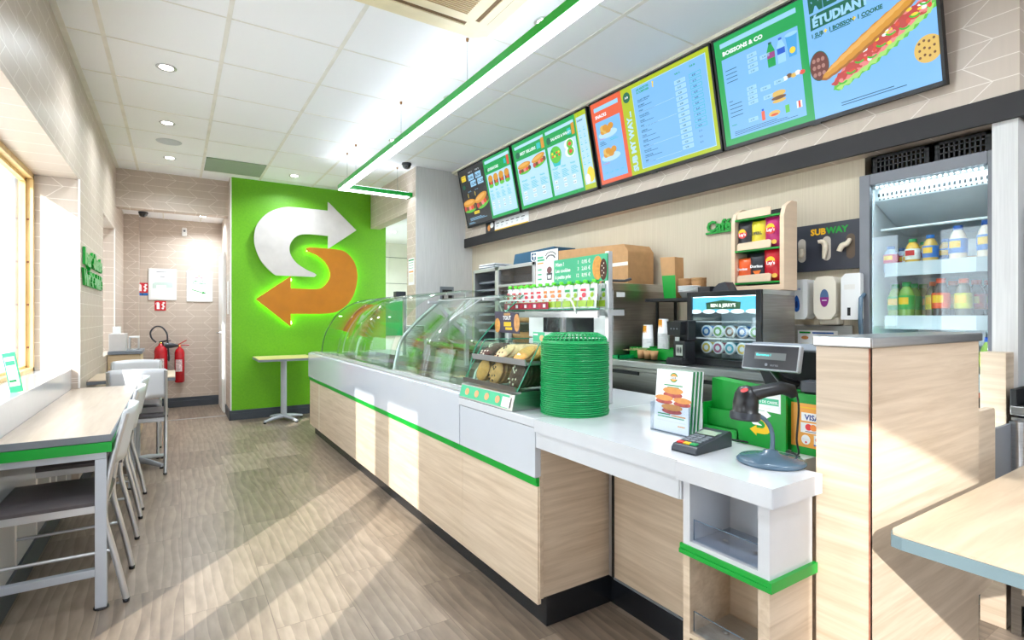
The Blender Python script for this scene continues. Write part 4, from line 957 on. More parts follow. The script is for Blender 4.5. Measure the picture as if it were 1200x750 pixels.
# green card holder with stickers and orange payment sign
gh = thing('coupon_box', 'green card box with till receipt sticker and arrow emblem behind the scanner', 'card box', (1.51, 0.995, 0.8305), WEST)
m = MB(); m.prism([(-0.165, 0), (0.125, 0), (0.125, 0.175), (-0.03, 0.178), (-0.16, 0.19)], 0.045, 0.10, M_GREENC); m.box(-0.165, 0.0, 0, -0.160, 0.05, 0.11, M_GREENC); m.box(-0.035, 0.0, 0, -0.03, 0.05, 0.165, M_GREENC); m.box(-0.165, 0, 0, -0.03, 0.004, 0.035, M_GREENC); m.box(-0.165, 0.02, 0.035, -0.03, 0.024, 0.09, M_GREENC); m.box(-0.03, 0.0, 0, 0.125, 0.01, 0.172, M_GREENC)
m.build('box', gh)
def emblem(m, u, w, k, mw, my, L, y=0):
    W_ = [(403, 195), (322, 127), (322, 150), (250, 150), (205, 153), (165, 170), (138, 200), (130, 232), (134, 262), (150, 295), (178, 322), (190, 325), (285, 325), (290, 320), (283, 315), (262, 307), (235, 290), (220, 268), (220, 245), (236, 224), (262, 216), (322, 216), (322, 250)]
    Y_ = [(262, 252), (270, 249), (345, 250), (372, 256), (395, 278), (406, 310), (403, 345), (388, 382), (360, 408), (320, 420), (222, 421), (222, 453), (134, 385), (222, 325), (222, 356), (290, 356), (312, 347), (326, 328), (327, 308), (312, 283), (290, 268), (268, 260)]
    for P, mt in ((W_, mw), (Y_, my)): m.poly([(u + (p[0] - 268) * k, w + (290 - p[1]) * k) for p in P][::-1], mt, L, y)
m = MB(); m.poly([(0.0, 0.115), (0.11, 0.110), (0.11, 0.168), (0.0, 0.170)], M_PAPER, 2); m.rect(0.006, 0.132, 0.104, 0.152, M_MINT, 3); m.text('TICKETS DE CAISSE,', 0.055, 0.137, 0.0108, M_PAPER, 4, align='CENTER', bold=0.02); m.rect(0.006, 0.158, 0.104, 0.162, M_CGRID, 3); m.rect(0.006, 0.120, 0.08, 0.124, M_CGRID, 3); m.build('sticker', gh)
m = MB(); emblem(m, 0.045, 0.075, 0.00026, M_PAPER, M_YEL, 2); m.build('emblem', gh)
py_ = thing('payment_sign', 'orange sign with bank card logos leaning beside the oak partition', 'sign', (1.535, 0.868, 0.8305), WEST)
m = MB(); m.box(0.0, 0, 0, 0.125, 0.006, 0.175, M_GREENC); m.rect(0.0, 0.022, 0.125, 0.148, M_ORPAP, 1)
m.rect(0.03, 0.098, 0.092, 0.122, M_PAPER, 2); m.text('VISA', 0.061, 0.102, 0.021, mat('visa_blue', (26, 60, 140), 0.4), 3, align='CENTER', bold=0.035)
m.rect(0.028, 0.064, 0.09, 0.093, M_PAPER, 2); m.ell(0.051, 0.081, 0.0095, 0.0095, mat('logo_red', (224, 40, 44), 0.4), 3); m.ell(0.065, 0.081, 0.0095, 0.0095, mat('logo_orange', (244, 140, 50), 0.4), 4); m.rect(0.042, 0.067, 0.074, 0.069, M_TXT, 3)
m.ell(0.043, 0.044, 0.013, 0.014, M_PAPER, 2); m.rect(0.033, 0.043, 0.053, 0.046, M_CGRID, 3); m.ell(0.044, 0.037, 0.003, 0.003, M_RED, 4)
m.rect(0.066, 0.030, 0.088, 0.060, M_PAPER, 2); m.ell(0.077, 0.048, 0.007, 0.007, M_RED, 3); m.rect(0.066, 0.030, 0.088, 0.034, M_BLUE, 3); m.rect(0.02, 0.135, 0.08, 0.138, M_YEL, 2); m.build('panel', py_)
# till: customer display and monitor
ti = thing('till', 'black till with slanted monitor and silver framed customer display', 'cash register', (1.60, 0.95, 0.8305), WEST)
m = MB(); m.box(-0.16, 0.12, 0.0, 0.16, 0.34, 0.05, M_BLACKM); m.prism([(-0.05, 0.05), (0.05, 0.05), (0.035, 0.20), (-0.035, 0.20)], 0.18, 0.22, M_BLACK); m.build('stand', ti, bevel=0.004)
m = MB().at(0.005, 0.10, 0.29, rx=0.6); m.box(-0.165, -0.0, -0.19, 0.165, 0.03, 0.0, M_BLACKM); m.box(-0.168, -0.002, -0.006, 0.168, 0.034, 0.004, M_GREYP); m.build('monitor', ti, bevel=0.004)
cd = MB().at(0, -0.05, 0.232, rx=-0.22); cd.box(-0.093, 0, 0.0, 0.093, 0.022, 0.083, M_ALUP); o = cd.build('customer_display', ti, bevel=0.006, seg=3)
m = MB().at(0, -0.05, 0.232, rx=-0.22); m.rect(-0.088, 0.005, 0.088, 0.078, mat('display_face', (42, 44, 50), 0.15), 1); m.rect(-0.050, 0.034, 0.052, 0.056, mat('lcd_dark', (104, 110, 110), 0.2), 2)
m.text('Bienvenue !', -0.045, 0.045, 0.0105, emit('lcd_cyan', (60, 220, 215), 1.2), 3, bold=0.015); m.text('aures', 0.005, 0.014, 0.012, M_GREYP, 3, align='LEFT'); m.ell(-0.008, 0.018, 0.005, 0.005, M_GREYP, 3, n=8); m.build('display_face', o)
m = MB(); m.tube([(0.0, -0.03, 0.24), (0.0, 0.02, 0.20), (0.0, 0.11, 0.18)], 0.012, M_BLACK, 10); m.build('display_arm', ti)
cdh = MB(); cdh.box(-0.05, 0, 0, 0.05, 0.05, 0.035, M_DGREY)
tag(cdh.build('cable_box', bevel=0.004), 'small grey box on top of the orange payment sign', 'box', loc=(1.55, 0.80, 1.007), rz=WEST)

# ================================================================== BACK KITCHEN LINE
fc = thing('fridge_counter', 'long stainless steel refrigerated back counter under the kitchen wall', 'counter', (2.60, 3.2, 0))
def fm_(): return MB().at(-2.60, -3.2, 0)
m = fm_(); m.box(2.31, 1.37, 0.06, 2.92, 5.25, 0.925, M_STEELD); m.build('body', fc)
m = fm_(); m.box(2.27, 1.36, 0.93, 2.925, 5.26, 0.968, M_STEEL); m.build('worktop', fc, bevel=0.004)
for k in range(6):
    y = 1.40 + k * 0.64; m = fm_(); m.box(2.29, y, 0.12, 2.31, y + 0.60, 0.905, M_STEELD); dd = m.build('door', fc, bevel=0.003)
    m = fm_(); m.box(2.284, y + 0.16, 0.885, 2.292, y + 0.44, 0.905, M_BLACKM); m.build('handle', dd)
m = fm_(); m.box(2.35, 1.40, 0, 2.9, 5.2, 0.06, M_BLACKM); m.build('plinth', fc)
KZ = 0.9685
# steel oven
ov = thing('oven', 'large stainless steel oven on the back counter', 'oven', (2.60, 2.88, KZ))
m = MB(); m.box(-0.30, -0.45, 0.02, 0.30, 0.45, 0.435, M_STEELD); m.box(-0.30, -0.44, 0.435, 0.25, 0.44, 0.475, M_STEEL); m.build('body', ov, bevel=0.004)
m = MB(); m.box(-0.31, -0.455, 0.425, 0.305, -0.449, 0.437, M_STEEL); m.box(-0.27, -0.4525, 0.385, -0.20, -0.449, 0.415, M_WP); m.build('trim', ov)
for z0, z1 in ((0.03, 0.10), (0.11, 0.345), (0.355, 0.43)):
    m = MB(); m.box(-0.325, -0.445, z0, -0.30, 0.44, z1, M_WP if z0 < 0.3 else M_ALU); m.build('front_panel', ov, bevel=0.003)
m = MB(); m.box(-0.328, -0.30, 0.15, -0.325, 0.25, 0.31, mat('oven_glass', (40, 40, 44), 0.08)); m.build('window', ov)
m = MB(); m.tube([(-0.325, -0.36, 0.325), (-0.36, -0.36, 0.325), (-0.36, 0.30, 0.325), (-0.325, 0.30, 0.325)], 0.009, M_STEEL); m.build('handle', ov)
m = MB(); m.tube([(2.36, 2.60, 1.452), (2.40, 2.55, 1.465), (2.46, 2.49, 1.462), (2.49, 2.46, 1.475)], 0.009, M_BLACK, 8)
tag(m.build('power_cord'), 'short black cord lying on top of the steel oven', 'cord')
# proofing cabinet with trays
pc = thing('proofing_cabinet', 'silver framed proofing cabinet with open tray rack left of the oven', 'cabinet', (2.65, 3.92, KZ))
m = MB()
for y0, y1 in ((-0.50, -0.46), (0.06, 0.09), (0.09, 0.12), (0.50, 0.53)): m.box(-0.25, y0, 0, -0.22, y1, 0.70, M_ALU); m.box(0.22, y0, 0, 0.25, y1, 0.70, M_ALU)
m.box(-0.25, -0.50, 0.67, 0.25, 0.53, 0.70, M_ALU); m.box(-0.25, -0.50, 0, 0.25, 0.53, 0.03, M_ALU); m.box(-0.25, -0.46, 0.52, -0.22, 0.06, 0.54, M_ALU); m.build('frame', pc, bevel=0.002)
m = MB(); m.box(0.20, -0.5, 0.03, 0.22, 0.53, 0.67, M_GREYP); m.box(-0.22, 0.51, 0.03, 0.22, 0.53, 0.67, M_ALU); m.box(-0.22, -0.49, 0.03, 0.22, -0.47, 0.67, M_ALU); m.build('panels', pc)
m = MB(); m.box(-0.235, -0.45, 0.05, -0.229, 0.05, 0.66, G_WIN); m.build('glass_door', pc)
for k in range(7):
    z = 0.12 + k * 0.075; w = k % 2 * 0.02
    tr_ = tag(MB().box(-0.20 - w, -0.19, 0, 0.19, 0.19, 0.008, M_GREYP).box(-0.20 - w, -0.19, 0.008, -0.195 - w, 0.19, 0.02, M_GREYP).build('baking_tray'), 'grey baking tray in the open rack of the proofing cabinet', 'tray', 'baking trays in the rack', loc=(2.65, 4.23, KZ + z))
bl = None
for k in range(4):
    for q in range(3):
        if bl is None:
            m = MB(); m.at(0, 0, 0.03).tube([(0, -0.15, 0), (0, -0.13, 0), (0, -0.05, 0), (0, 0.05, 0), (0, 0.13, 0), (0, 0.15, 0)], [0.01, 0.026, 0.032, 0.032, 0.026, 0.01], mat('bread_crust', (206, 150, 96), 0.7, var=0.15), 12); bl = m.build('bread_roll'); o = bl
        else: o = dup(bl)
        tag(o, 'long bread roll behind the glass door of the proofing cabinet', 'bread', 'bread rolls in the cabinet', loc=(2.49 + 0.08 * q, 3.72, KZ + 0.0705 + 0.14 * k))
for k in range(4):
    m = MB(); m.box(-0.25, -0.19, 0, 0.19, 0.19, 0.006, M_GREYP)
    tag(m.build('bread_shelf'), 'flat grey bread shelf behind the cabinet glass door', 'shelf', 'bread shelves in the cabinet', loc=(2.67, 3.72, KZ + 0.064 + 0.14 * k))
bs = None
for k in range(5):
    m = MB(); m.box(-0.10, -0.13, 0, 0.10, 0.13, 0.010, M_GREYP if k % 2 else M_PAPER)
    tag(m.build('folder'), 'flat grey folder in the small pile on top of the cabinet', 'folder', 'folders on the cabinet', loc=(2.55, 4.28, KZ + 0.701 + 0.0105 * k), rz=0.05 * (k % 3))
t = thing('cool_bag', 'dark blue insulated bag with white crest on top of the cabinet', 'bag', (2.66, 3.74, KZ + 0.7005), WEST)
m = MB(); m.prism([(-0.32, 0), (0.30, 0), (0.31, 0.135), (-0.28, 0.125)], -0.06, 0.16, M_NAVY); m.build('body', t, bevel=0.01)
m = MB(); m.poly([(-0.02, 0.115), (-0.02, 0.05), (0.03, 0.025), (0.08, 0.05), (0.08, 0.115)], M_PAPER, 8, -0.06); m.poly([(-0.008, 0.105), (-0.008, 0.055), (0.03, 0.037), (0.068, 0.055), (0.068, 0.105)], M_NAVY, 10, -0.06); m.rect(0.005, 0.075, 0.055, 0.088, M_PAPER, 12, -0.06); m.rect(0.024, 0.045, 0.036, 0.10, M_PAPER, 12, -0.06); m.rect(-0.01, 0.012, 0.07, 0.018, M_PAPER, 8, -0.06); m.build('crest', t)
t = thing('cardboard_box', 'large brown cardboard box lying on top of the steel oven', 'box', (2.72, 3.0, KZ + 0.4755), WEST)
m = MB(); m.prism([(-0.40, 0), (0.38, 0), (0.38, 0.24), (0.34, 0.29), (-0.40, 0.32)], -0.10, 0.15, M_KRAFT); m.build('box', t, bevel=0.01)
m = MB(); m.box(-0.40, -0.101, 0.14, 0.38, -0.100, 0.165, M_CREAM); m.build('tape', t)
# things by the hot drinks place
sh = thing('shelf_rack', 'black wire shelf holding takeaway boxes above the coffee grinder', 'shelf', (2.62, 2.18, KZ))
m = MB(); m.box(-0.12, -0.20, 0.355, 0.16, 0.17, 0.372, M_BLACKM); m.build('shelf_board', sh)
for x, y in ((-0.02, -0.19), (-0.02, 0.16), (0.15, -0.19), (0.15, 0.16)): m = MB(); m.box(x - 0.007, y - 0.007, 0, x + 0.007, y + 0.007, 0.355, M_BLACKM); m.build('leg', sh)
t = thing('takeaway_box', 'tall brown card box with green lower half leaning back on the black shelf', 'box', (2.64, 2.27, KZ + 0.374), WEST)
m = MB(); m.prism([(-0.050, 0.0), (0.045, 0.0), (0.035, 0.262), (-0.085, 0.270)], 0, 0.08, M_KRAFT); m.build('box', t)
m = MB(); m.poly([(-0.050, 0.0), (0.045, 0.0), (0.039, 0.148), (-0.068, 0.150)], M_GREENC, 2); m.build('green_sleeve', t)
kc0 = None
for k in range(6):
    if kc0 is None:
        m = MB(); m.lathe([(0.0, 0), (0.034, 0), (0.044, 0.075), (0.046, 0.078), (0.042, 0.078), (0.033, 0.004), (0, 0.004)], M_KRAFT, 20); kc0 = m.build('kraft_bowl'); o = kc0
    else: o = dup(kc0)
    tag(o, 'brown card bowl in the two small stacks on the black shelf', 'bowl', 'brown card bowls', loc=(2.66, 2.165 - 0.095 * (k // 3), KZ + 0.3725 + 0.022 * (k % 3)))
for k in range(4):
    m = MB(); m.lathe([(0.0, 0), (0.040, 0), (0.062, 0.036), (0.066, 0.037), (0.063, 0.040), (0.038, 0.004), (0, 0.004)], M_WP, 24)
    tag(m.build('salad_bowl'), 'pale bowl in the low stack at the front of the black shelf', 'bowl', 'pale bowls on the shelf', loc=(2.565, 2.065, KZ + 0.3725 + 0.010 * k))
t = thing('stirrer_box', 'green card box of wooden stirrers and paper cups on the back counter', 'box', (2.42, 2.22, KZ + 0.0005), WEST)
m = MB()
for a in ((-0.19, 0, 0.17, 0.006), (-0.19, 0.15, 0.17, 0.156), (-0.19, 0, -0.184, 0.156), (0.164, 0, 0.17, 0.156)): m.box(a[0], a[1], 0.0, a[2], a[3], 0.070 if a[0] < 0.1 else 0.09, M_GREENC)
m.box(-0.19, 0, 0, 0.17, 0.156, 0.006, M_GREENC); m.box(-0.02, 0, 0, -0.014, 0.156, 0.08, M_GREENC); m.build('box', t)
st0 = None
for k in range(22):
    if st0 is None: m = MB(); m.box(-0.003, -0.07, 0, 0.003, 0.055, 0.002, mat('birch_wood', (232, 208, 160), 0.7)); st0 = m.build('wooden_stirrer'); o = st0
    else: o = dup(st0)
    tag(o, 'wooden stirrer among those in the green card box', 'stirrer', 'wooden stirrers'); o.location = (2.43 + 0.012 * (k % 6), 2.40 - 0.0075 * k, KZ + 0.045 + 0.004 * (k % 5)); o.rotation_euler = (0.12, 0.2, 1.4 + 0.12 * ((k * 7) % 5 - 2))
cp0 = None
for n_, (x, y, cnt, lab_, g) in enumerate(((2.46, 2.29, 10, 'white paper cup with orange mark in the shorter stack in the green box', 'short stack of paper cups'), (2.47, 2.175, 13, 'white paper cup with orange mark in the taller stack in the green box', 'tall stack of paper cups'))):
    for k in range(cnt):
        if cp0 is None:
            m = MB(); m.lathe([(0.0, 0.09), (0.027, 0.09), (0.028, 0.088), (0.0335, 0.006), (0.0355, 0.004), (0.0355, 0.0), (0.033, 0.0)], M_PAPER, 24); cp0 = m.build('paper_cup')
            m = MB(); m.lathe([(0.0286, 0.086), (0.0312, 0.036)], mat('cup_print', (240, 160, 40), 0.5), 24, a0=2.3, a1=3.6); m.build('orange_print', cp0); o = cp0
        else: o = dup(cp0)
        tag(o, lab_, 'cup', g); o.location = (x, y, KZ + 0.0075 + 0.0125 * k)
t = thing('serving_tray', 'flat green plastic tray at the edge of the back counter', 'tray', (2.36, 2.50, KZ + 0.0005))
MB().box(-0.07, -0.13, 0, 0.07, 0.15, 0.006, M_GREENP).box(-0.07, -0.13, 0.006, -0.062, 0.15, 0.022, M_GREENP).box(0.062, -0.13, 0.006, 0.07, 0.15, 0.022, M_GREENP).box(-0.07, -0.13, 0.006, 0.07, -0.122, 0.022, M_GREENP).box(-0.07, 0.142, 0.006, 0.07, 0.15, 0.022, M_GREENP).build('tray', t)
cf = thing('coffee_machine', 'small black coffee machine with steel label between cups and the glass freezer', 'coffee machine', (2.30, 1.925, KZ + 0.0005), WEST)
m = MB(); m.box(-0.035, 0.0, 0.0, 0.045, 0.09, 0.13, M_BLACK); m.box(-0.05, 0.02, 0.13, 0.05, 0.09, 0.24, M_BLACK); m.build('body', cf, bevel=0.006)
m = MB(); m.box(-0.06, -0.028, 0, 0.05, 0.03, 0.03, M_BLACKM); m.box(-0.055, -0.024, 0.03, 0.045, 0.0, 0.038, M_BLACK); m.build('drip_tray', cf, bevel=0.003)
m = MB(); m.prism([(-0.055, 0.16), (0.03, 0.16), (0.035, 0.235), (-0.06, 0.235)], -0.02, 0.02, M_BLACK)
for k in range(3): m.ell(-0.03 + 0.02 * k, 0.195, 0.005, 0.005, M_GREYP, 2, -0.02, n=8)
m.build('control_panel', cf, bevel=0.003)
m = MB(); m.box(-0.015, -0.006, 0.128, 0.012, 0.0, 0.15, M_ALU); m.box(-0.012, -0.003, 0.05, 0.032, -0.001, 0.108, M_STEEL)
for k in range(3): m.ell(-0.002 + 0.012 * k, 0.08, 0.004, 0.018, M_BLACKM, 3, -0.003, n=8)
m.build('nozzle', cf)
for k in range(3): tag(MB().lathe([(0.0, 0), (0.018, 0), (0.024, 0.05), (0.0225, 0.05), (0.017, 0.003), (0, 0.003)], M_KRAFT, 16).build('espresso_cup'), 'tiny brown card cup in front of the tall paper cup stack', 'cup', 'tiny brown cups', loc=(2.385, 2.275 - 0.052 * k, KZ + 0.0075))
# glass front countertop freezer
fz = thing('countertop_freezer', 'small black framed glass freezer with ice cream tubs and sky blue header', 'freezer', (2.40, 1.727, KZ + 0.0005), WEST)
m = MB(); m.box(-0.22, 0.02, 0.0, 0.22, 0.30, 0.02, M_BLACKM); m.box(-0.22, 0.02, 0.37, 0.22, 0.30, 0.395, M_STEEL); m.box(0.205, 0.02, 0.02, 0.22, 0.30, 0.37, M_STEELD); m.box(-0.22, 0.02, 0.02, -0.205, 0.30, 0.37, M_STEELD); m.box(-0.205, 0.285, 0.02, 0.205, 0.30, 0.37, M_WP); m.build('body', fz, bevel=0.002)
m = MB(); w_, h_ = 0.22, 0.395
for a in ((-w_, 0, -w_ + 0.028, h_), (w_ - 0.028, 0, w_, h_), (-w_ + 0.028, h_ - 0.028, w_ - 0.028, h_), (-w_ + 0.028, 0, w_ - 0.028, 0.035)): m.box(a[0], 0, a[1], a[2], 0.02, a[3], M_BLACK)
m.build('door_frame', fz, bevel=0.002)
m = MB(); m.box(-0.192, 0.006, 0.035, 0.192, 0.010, h_ - 0.028, G_FRIDGE); m.build('glass', fz)
m = MB(); m.box(-0.19, 0.012, 0.285, 0.19, 0.016, 0.365, emit('sky_header', (96, 190, 224), 0.8)); m.poly([(-0.10, 0.300), (0.10, 0.300), (0.105, 0.335), (0.0, 0.348), (-0.105, 0.335)], mat('header_green', (60, 110, 70), 0.5), 1, 0.012); m.text("BEN & JERRY'S", 0.0, 0.312, 0.024, emit('header_text', (250, 250, 240), 0.9), 3, 0.012, bold=0.03, align='CENTER')
for k in range(5): m.ell(-0.17 + k * 0.085, 0.288, 0.04, 0.012, emit('header_cloud', (230, 245, 250), 0.8), 2, 0.012, n=12)
m.build('header', fz)
m = MB(); m.box(-0.2, 0.03, 0.365, 0.2, 0.05, 0.369, emit('freezer_led', (225, 245, 255), 6)); m.build('led_strip', fz)
for z in (0.145, 0.235 - 0.002): m = MB(); m.box(-0.20, 0.03, z - 0.003 if z < .2 else 0.232, 0.20, 0.28, z if z < .2 else 0.235, G_FRIDGE); m.box(-0.20, 0.028, z - 0.005 if z < .2 else 0.231, 0.20, 0.034, z + 0.002 if z < .2 else 0.236, M_WP); m.build('shelf', fz)
cols_ = [((70, 130, 190), 'blue'), ((240, 200, 90), 'yellow'), ((110, 170, 80), 'green'), ((180, 80, 120), 'pink'), ((120, 90, 70), 'brown'), ((80, 170, 190), 'turquoise')]
for r, z in enumerate((0.147, 0.058 - 0.0)):
    for k in range(5):
        c_, nm = cols_[(k * 2 + r) % 6]
        tb = thing('ice_cream_tub', '%s ice cream tub, %s from the left in the %s row of the small freezer' % (nm, ('first', 'second', 'third', 'fourth', 'fifth')[k], ('upper', 'lower')[r]), 'ice cream tub', (2.47, 1.727 + 0.145 - 0.0725 * k, KZ + z + (0.034 if r == 0 else 0.034)), WEST, group='ice cream tubs')
        tb.rotation_euler = (PI / 2, 0, WEST)
        m = MB(); m.lathe([(0.0, -0.085), (0.026, -0.085), (0.032, -0.01), (0, -0.01)], mat('tub_' + nm, c_, 0.5, var=0.3, scale=60), 20); m.build('tub', tb)
        m = MB(); m.lathe([(0.033, -0.012), (0.034, 0.0), (0.029, 0.002), (0.0, 0.002)], M_PAPER, 22); m.lathe([(0.0, 0.0025), (0.025, 0.0025)], mat('tub_' + nm, c_), 20); m.lathe([(0.0, 0.003), (0.014, 0.003)], M_PAPER, 12); m.build('lid', tb)
t = thing('card_reader_box', 'small flat black box with raised screen on top of the glass freezer', 'device', (2.47, 1.90, KZ + 0.3965), WEST)
m = MB(); m.box(-0.03, 0, 0, 0.05, 0.08, 0.032, M_BLACK); m.build('body', t, bevel=0.003); m = MB(); m.prism([(0.05, 0), (0.16, 0), (0.13, 0.052), (0.09, 0.045), (0.055, 0.02)], 0.02, 0.09, M_DGREY); m.build('screen', t, bevel=0.002)
# crisp rack
M_RACK = mat('rack_wood', (226, 198, 168), 0.5, var=0.05, scale=4, stretch=(1, 1, 9))
cr = thing('crisp_rack', 'pale wooden crisp rack with green shelves standing on the glass freezer', 'rack', (2.595, 1.655, KZ + 0.397), WEST)
H_ = 0.44
for x0 in (-0.15, 0.128):
    m = MB(); P = [(0, 0), (0.12, 0), (0.12, H_ + 0.02), (0.07, H_ + 0.02), (0.02, H_ - 0.01), (0, H_ - 0.06)]
    m.prism(P, x0, x0 + 0.022, M_RACK, axis='x'); m.build('side_panel', cr, bevel=0.004)
m = MB(); m.box(-0.128, 0.112, 0, 0.128, 0.12, H_, M_BLACKM); m.box(-0.128, 0.0, 0, 0.128, 0.02, 0.03, M_RACK); m.build('back_panel', cr)
for z in (0.04, 0.215, 0.385): m = MB(); m.box(-0.128, 0.0, z, 0.128, 0.112, z + 0.009, M_GREENC); m.build('shelf', cr)
for z in (0.049, 0.224, 0.394):
    m = MB(); m.prism([(-0.11, z), (0.08, z), (0.085, z + 0.036), (0.07, z + 0.042), (-0.10, z + 0.038), (-0.11, z + 0.03)], -0.006, 0.0, M_RACK)
    if z < 0.1: m.text('SUBWAY', -0.01, z + 0.012, 0.026, mat('embossed', (222, 200, 174), 0.5), 2, -0.006, align='CENTER', bold=0.03)
    m.build('lip', cr)
def crisps(label, col, u, z, h, w, brand, mark, rot=0.0):
    h *= 1.16; w *= 1.10
    t = thing('crisp_bag', label, 'crisps', (2.595 + 0.035, 1.655 - u, KZ + 0.397 + z), WEST + rot, group='crisp bags in the rack')
    mt = mat('crisp_' + '_'.join(map(str, col)), col, 0.3, var=0.1, scale=25, bump=0.3)
    def f(a, b, s_):
        e = math.sin(min(1, max(0, b)) * PI) ** 0.5; th = 0.024 * math.sin(a * PI) ** 0.7 * e if 0 < a < 1 else 0
        return ((a - 0.5) * w * (1 - 0.06 * e), -s_ * th, b * h)
    m = MB(); m.sheet(lambda a, b: f(a, b, 1), 10, 10, mt); m.sheet(lambda a, b: f(1 - a, b, -1), 10, 10, mt); m.build('bag', t)
    m = MB(); y = -0.0255
    if mark == 'round': m.ell(0, h * 0.56, w * 0.30, h * 0.15, M_RED, 1, y); m.ell(-0.002, h * 0.62, w * 0.24, h * 0.12, M_YEL, 2, y); m.ell(0, h * 0.54, w * 0.27, h * 0.085, M_RED, 3, y)
    m.text(brand, 0, h * 0.50, h * 0.14, M_PAPER if col[1] < 180 or mark else M_TXT, 4, y, align='CENTER', bold=0.03)
    if mark == 'tri': m.poly([(-0.02, h * 0.38), (0.024, h * 0.40), (0.004, h * 0.16)], mat('nacho', (236, 120, 40), 0.6, var=0.2), 2, y)
    m.ell(w * 0.2, h * 0.16, w * 0.16, h * 0.07, mat('crisp_print', (238, 186, 80), 0.6, var=0.2), 2, y, n=10)
    m.build('print', t)
crisps('black crisp bag with round red logo at the left of the upper shelf', (44, 42, 48), -0.088, 0.225, 0.135, 0.080, "Lay's", 'round')
crisps('yellow crisp bag in the middle of the upper shelf', (226, 206, 50), -0.008, 0.225, 0.130, 0.078, 'SUPERL', '')
crisps('magenta crisp bag at the right of the upper shelf', (190, 30, 110), 0.074, 0.225, 0.145, 0.085, "Lay's", 'round')
crisps('orange crisp bag at the left of the lower shelf', (230, 90, 30), -0.088, 0.050, 0.115, 0.078, 'Doritos', '')
crisps('black crisp bag with orange chip in the middle of the lower shelf', (36, 38, 46), -0.010, 0.050, 0.130, 0.080, 'Doritos', 'tri', 0.15)
crisps('big red crisp bag at the right of the lower shelf', (206, 20, 40), 0.074, 0.050, 0.148, 0.094, "Lay's", 'round')
t = thing('wall_lettering', 'raised green Café lettering on a green bar on the kitchen wall', 'lettering', (2.925, 2.215, 1.765), WEST)
m = MB(); m.text('Café', 0.01, 0.012, 0.095, M_GREENC, 0, -0.004, bold=0.035, depth=0.06); m.box(0, -0.012, -0.002, 0.24, 0.004, 0.010, M_GREENC); m.build('letters', t)
# glove and wrap dispenser board, soaps
t = thing('glove_dispenser', 'black wall board with shop name and three oval glove slots', 'dispenser', (2.895, 1.645, 1.475), WEST)
m = MB(); m.box(0, 0, 0, 0.36, 0.03, 0.25, mat('charcoal_board', (54, 56, 66), 0.45)); m.build('board', t, bevel=0.002)
m = MB(); m.text('SUB', 0.115, 0.192, 0.045, M_ORPAP if False else mat('logo_amber', (240, 180, 20), 0.4), 2, bold=0.045, sx=1.0); m.text('WAY', 0.197, 0.192, 0.045, M_GREENC, 2, bold=0.045); m.build('shop_name', t)
for k, x in enumerate((0.068, 0.198, 0.315)):
    m = MB(); m.poly([(x + 0.021 * math.cos(a), 0.115 + (0.042 if math.sin(a) > 0 else -0.042) + 0.022 * math.sin(a)) for a in [2 * PI * q / 28 for q in range(28)]], mat('slot_inside', (196, 186, 172), 0.6) if k < 2 else mat('slot_dark', (96, 80, 64), 0.6), 2); o = m.build('slot', t)
for k, (x, pts) in enumerate(((0.068, [(0, -.006, .12), (.004, -.012, .10), (-.004, -.008, .08)]), (0.198, [(-.03, -.03, .15), (-.01, -.02, .155), (0, -.01, .13), (0.0, -.02, .10), (-0.004, -.022, .06)]), (0.315, [(.0, -.008, .15), (-.006, -.02, .12), (-.03, -.025, .125), (-.042, -.028, .09)]))):
    m = MB().at(x, 0, 0); m.tube(pts, [0.010, 0.016, 0.017, 0.014, 0.009][:len(pts)] if len(pts) > 3 else [0.012, 0.016, 0.012], mat('glove_plastic', (226, 212, 188), 0.4, var=0.15, scale=40, bump=0.6), 9)
    g = tag(m.build('glove', sub=1), ('folded glove paper showing in the left oval slot', 'pale glove hanging out of the middle oval slot', 'pale glove drooping out of the right oval slot')[k], 'glove', 'gloves in the wall board', loc=(2.895, 1.645, 1.475), rz=WEST)
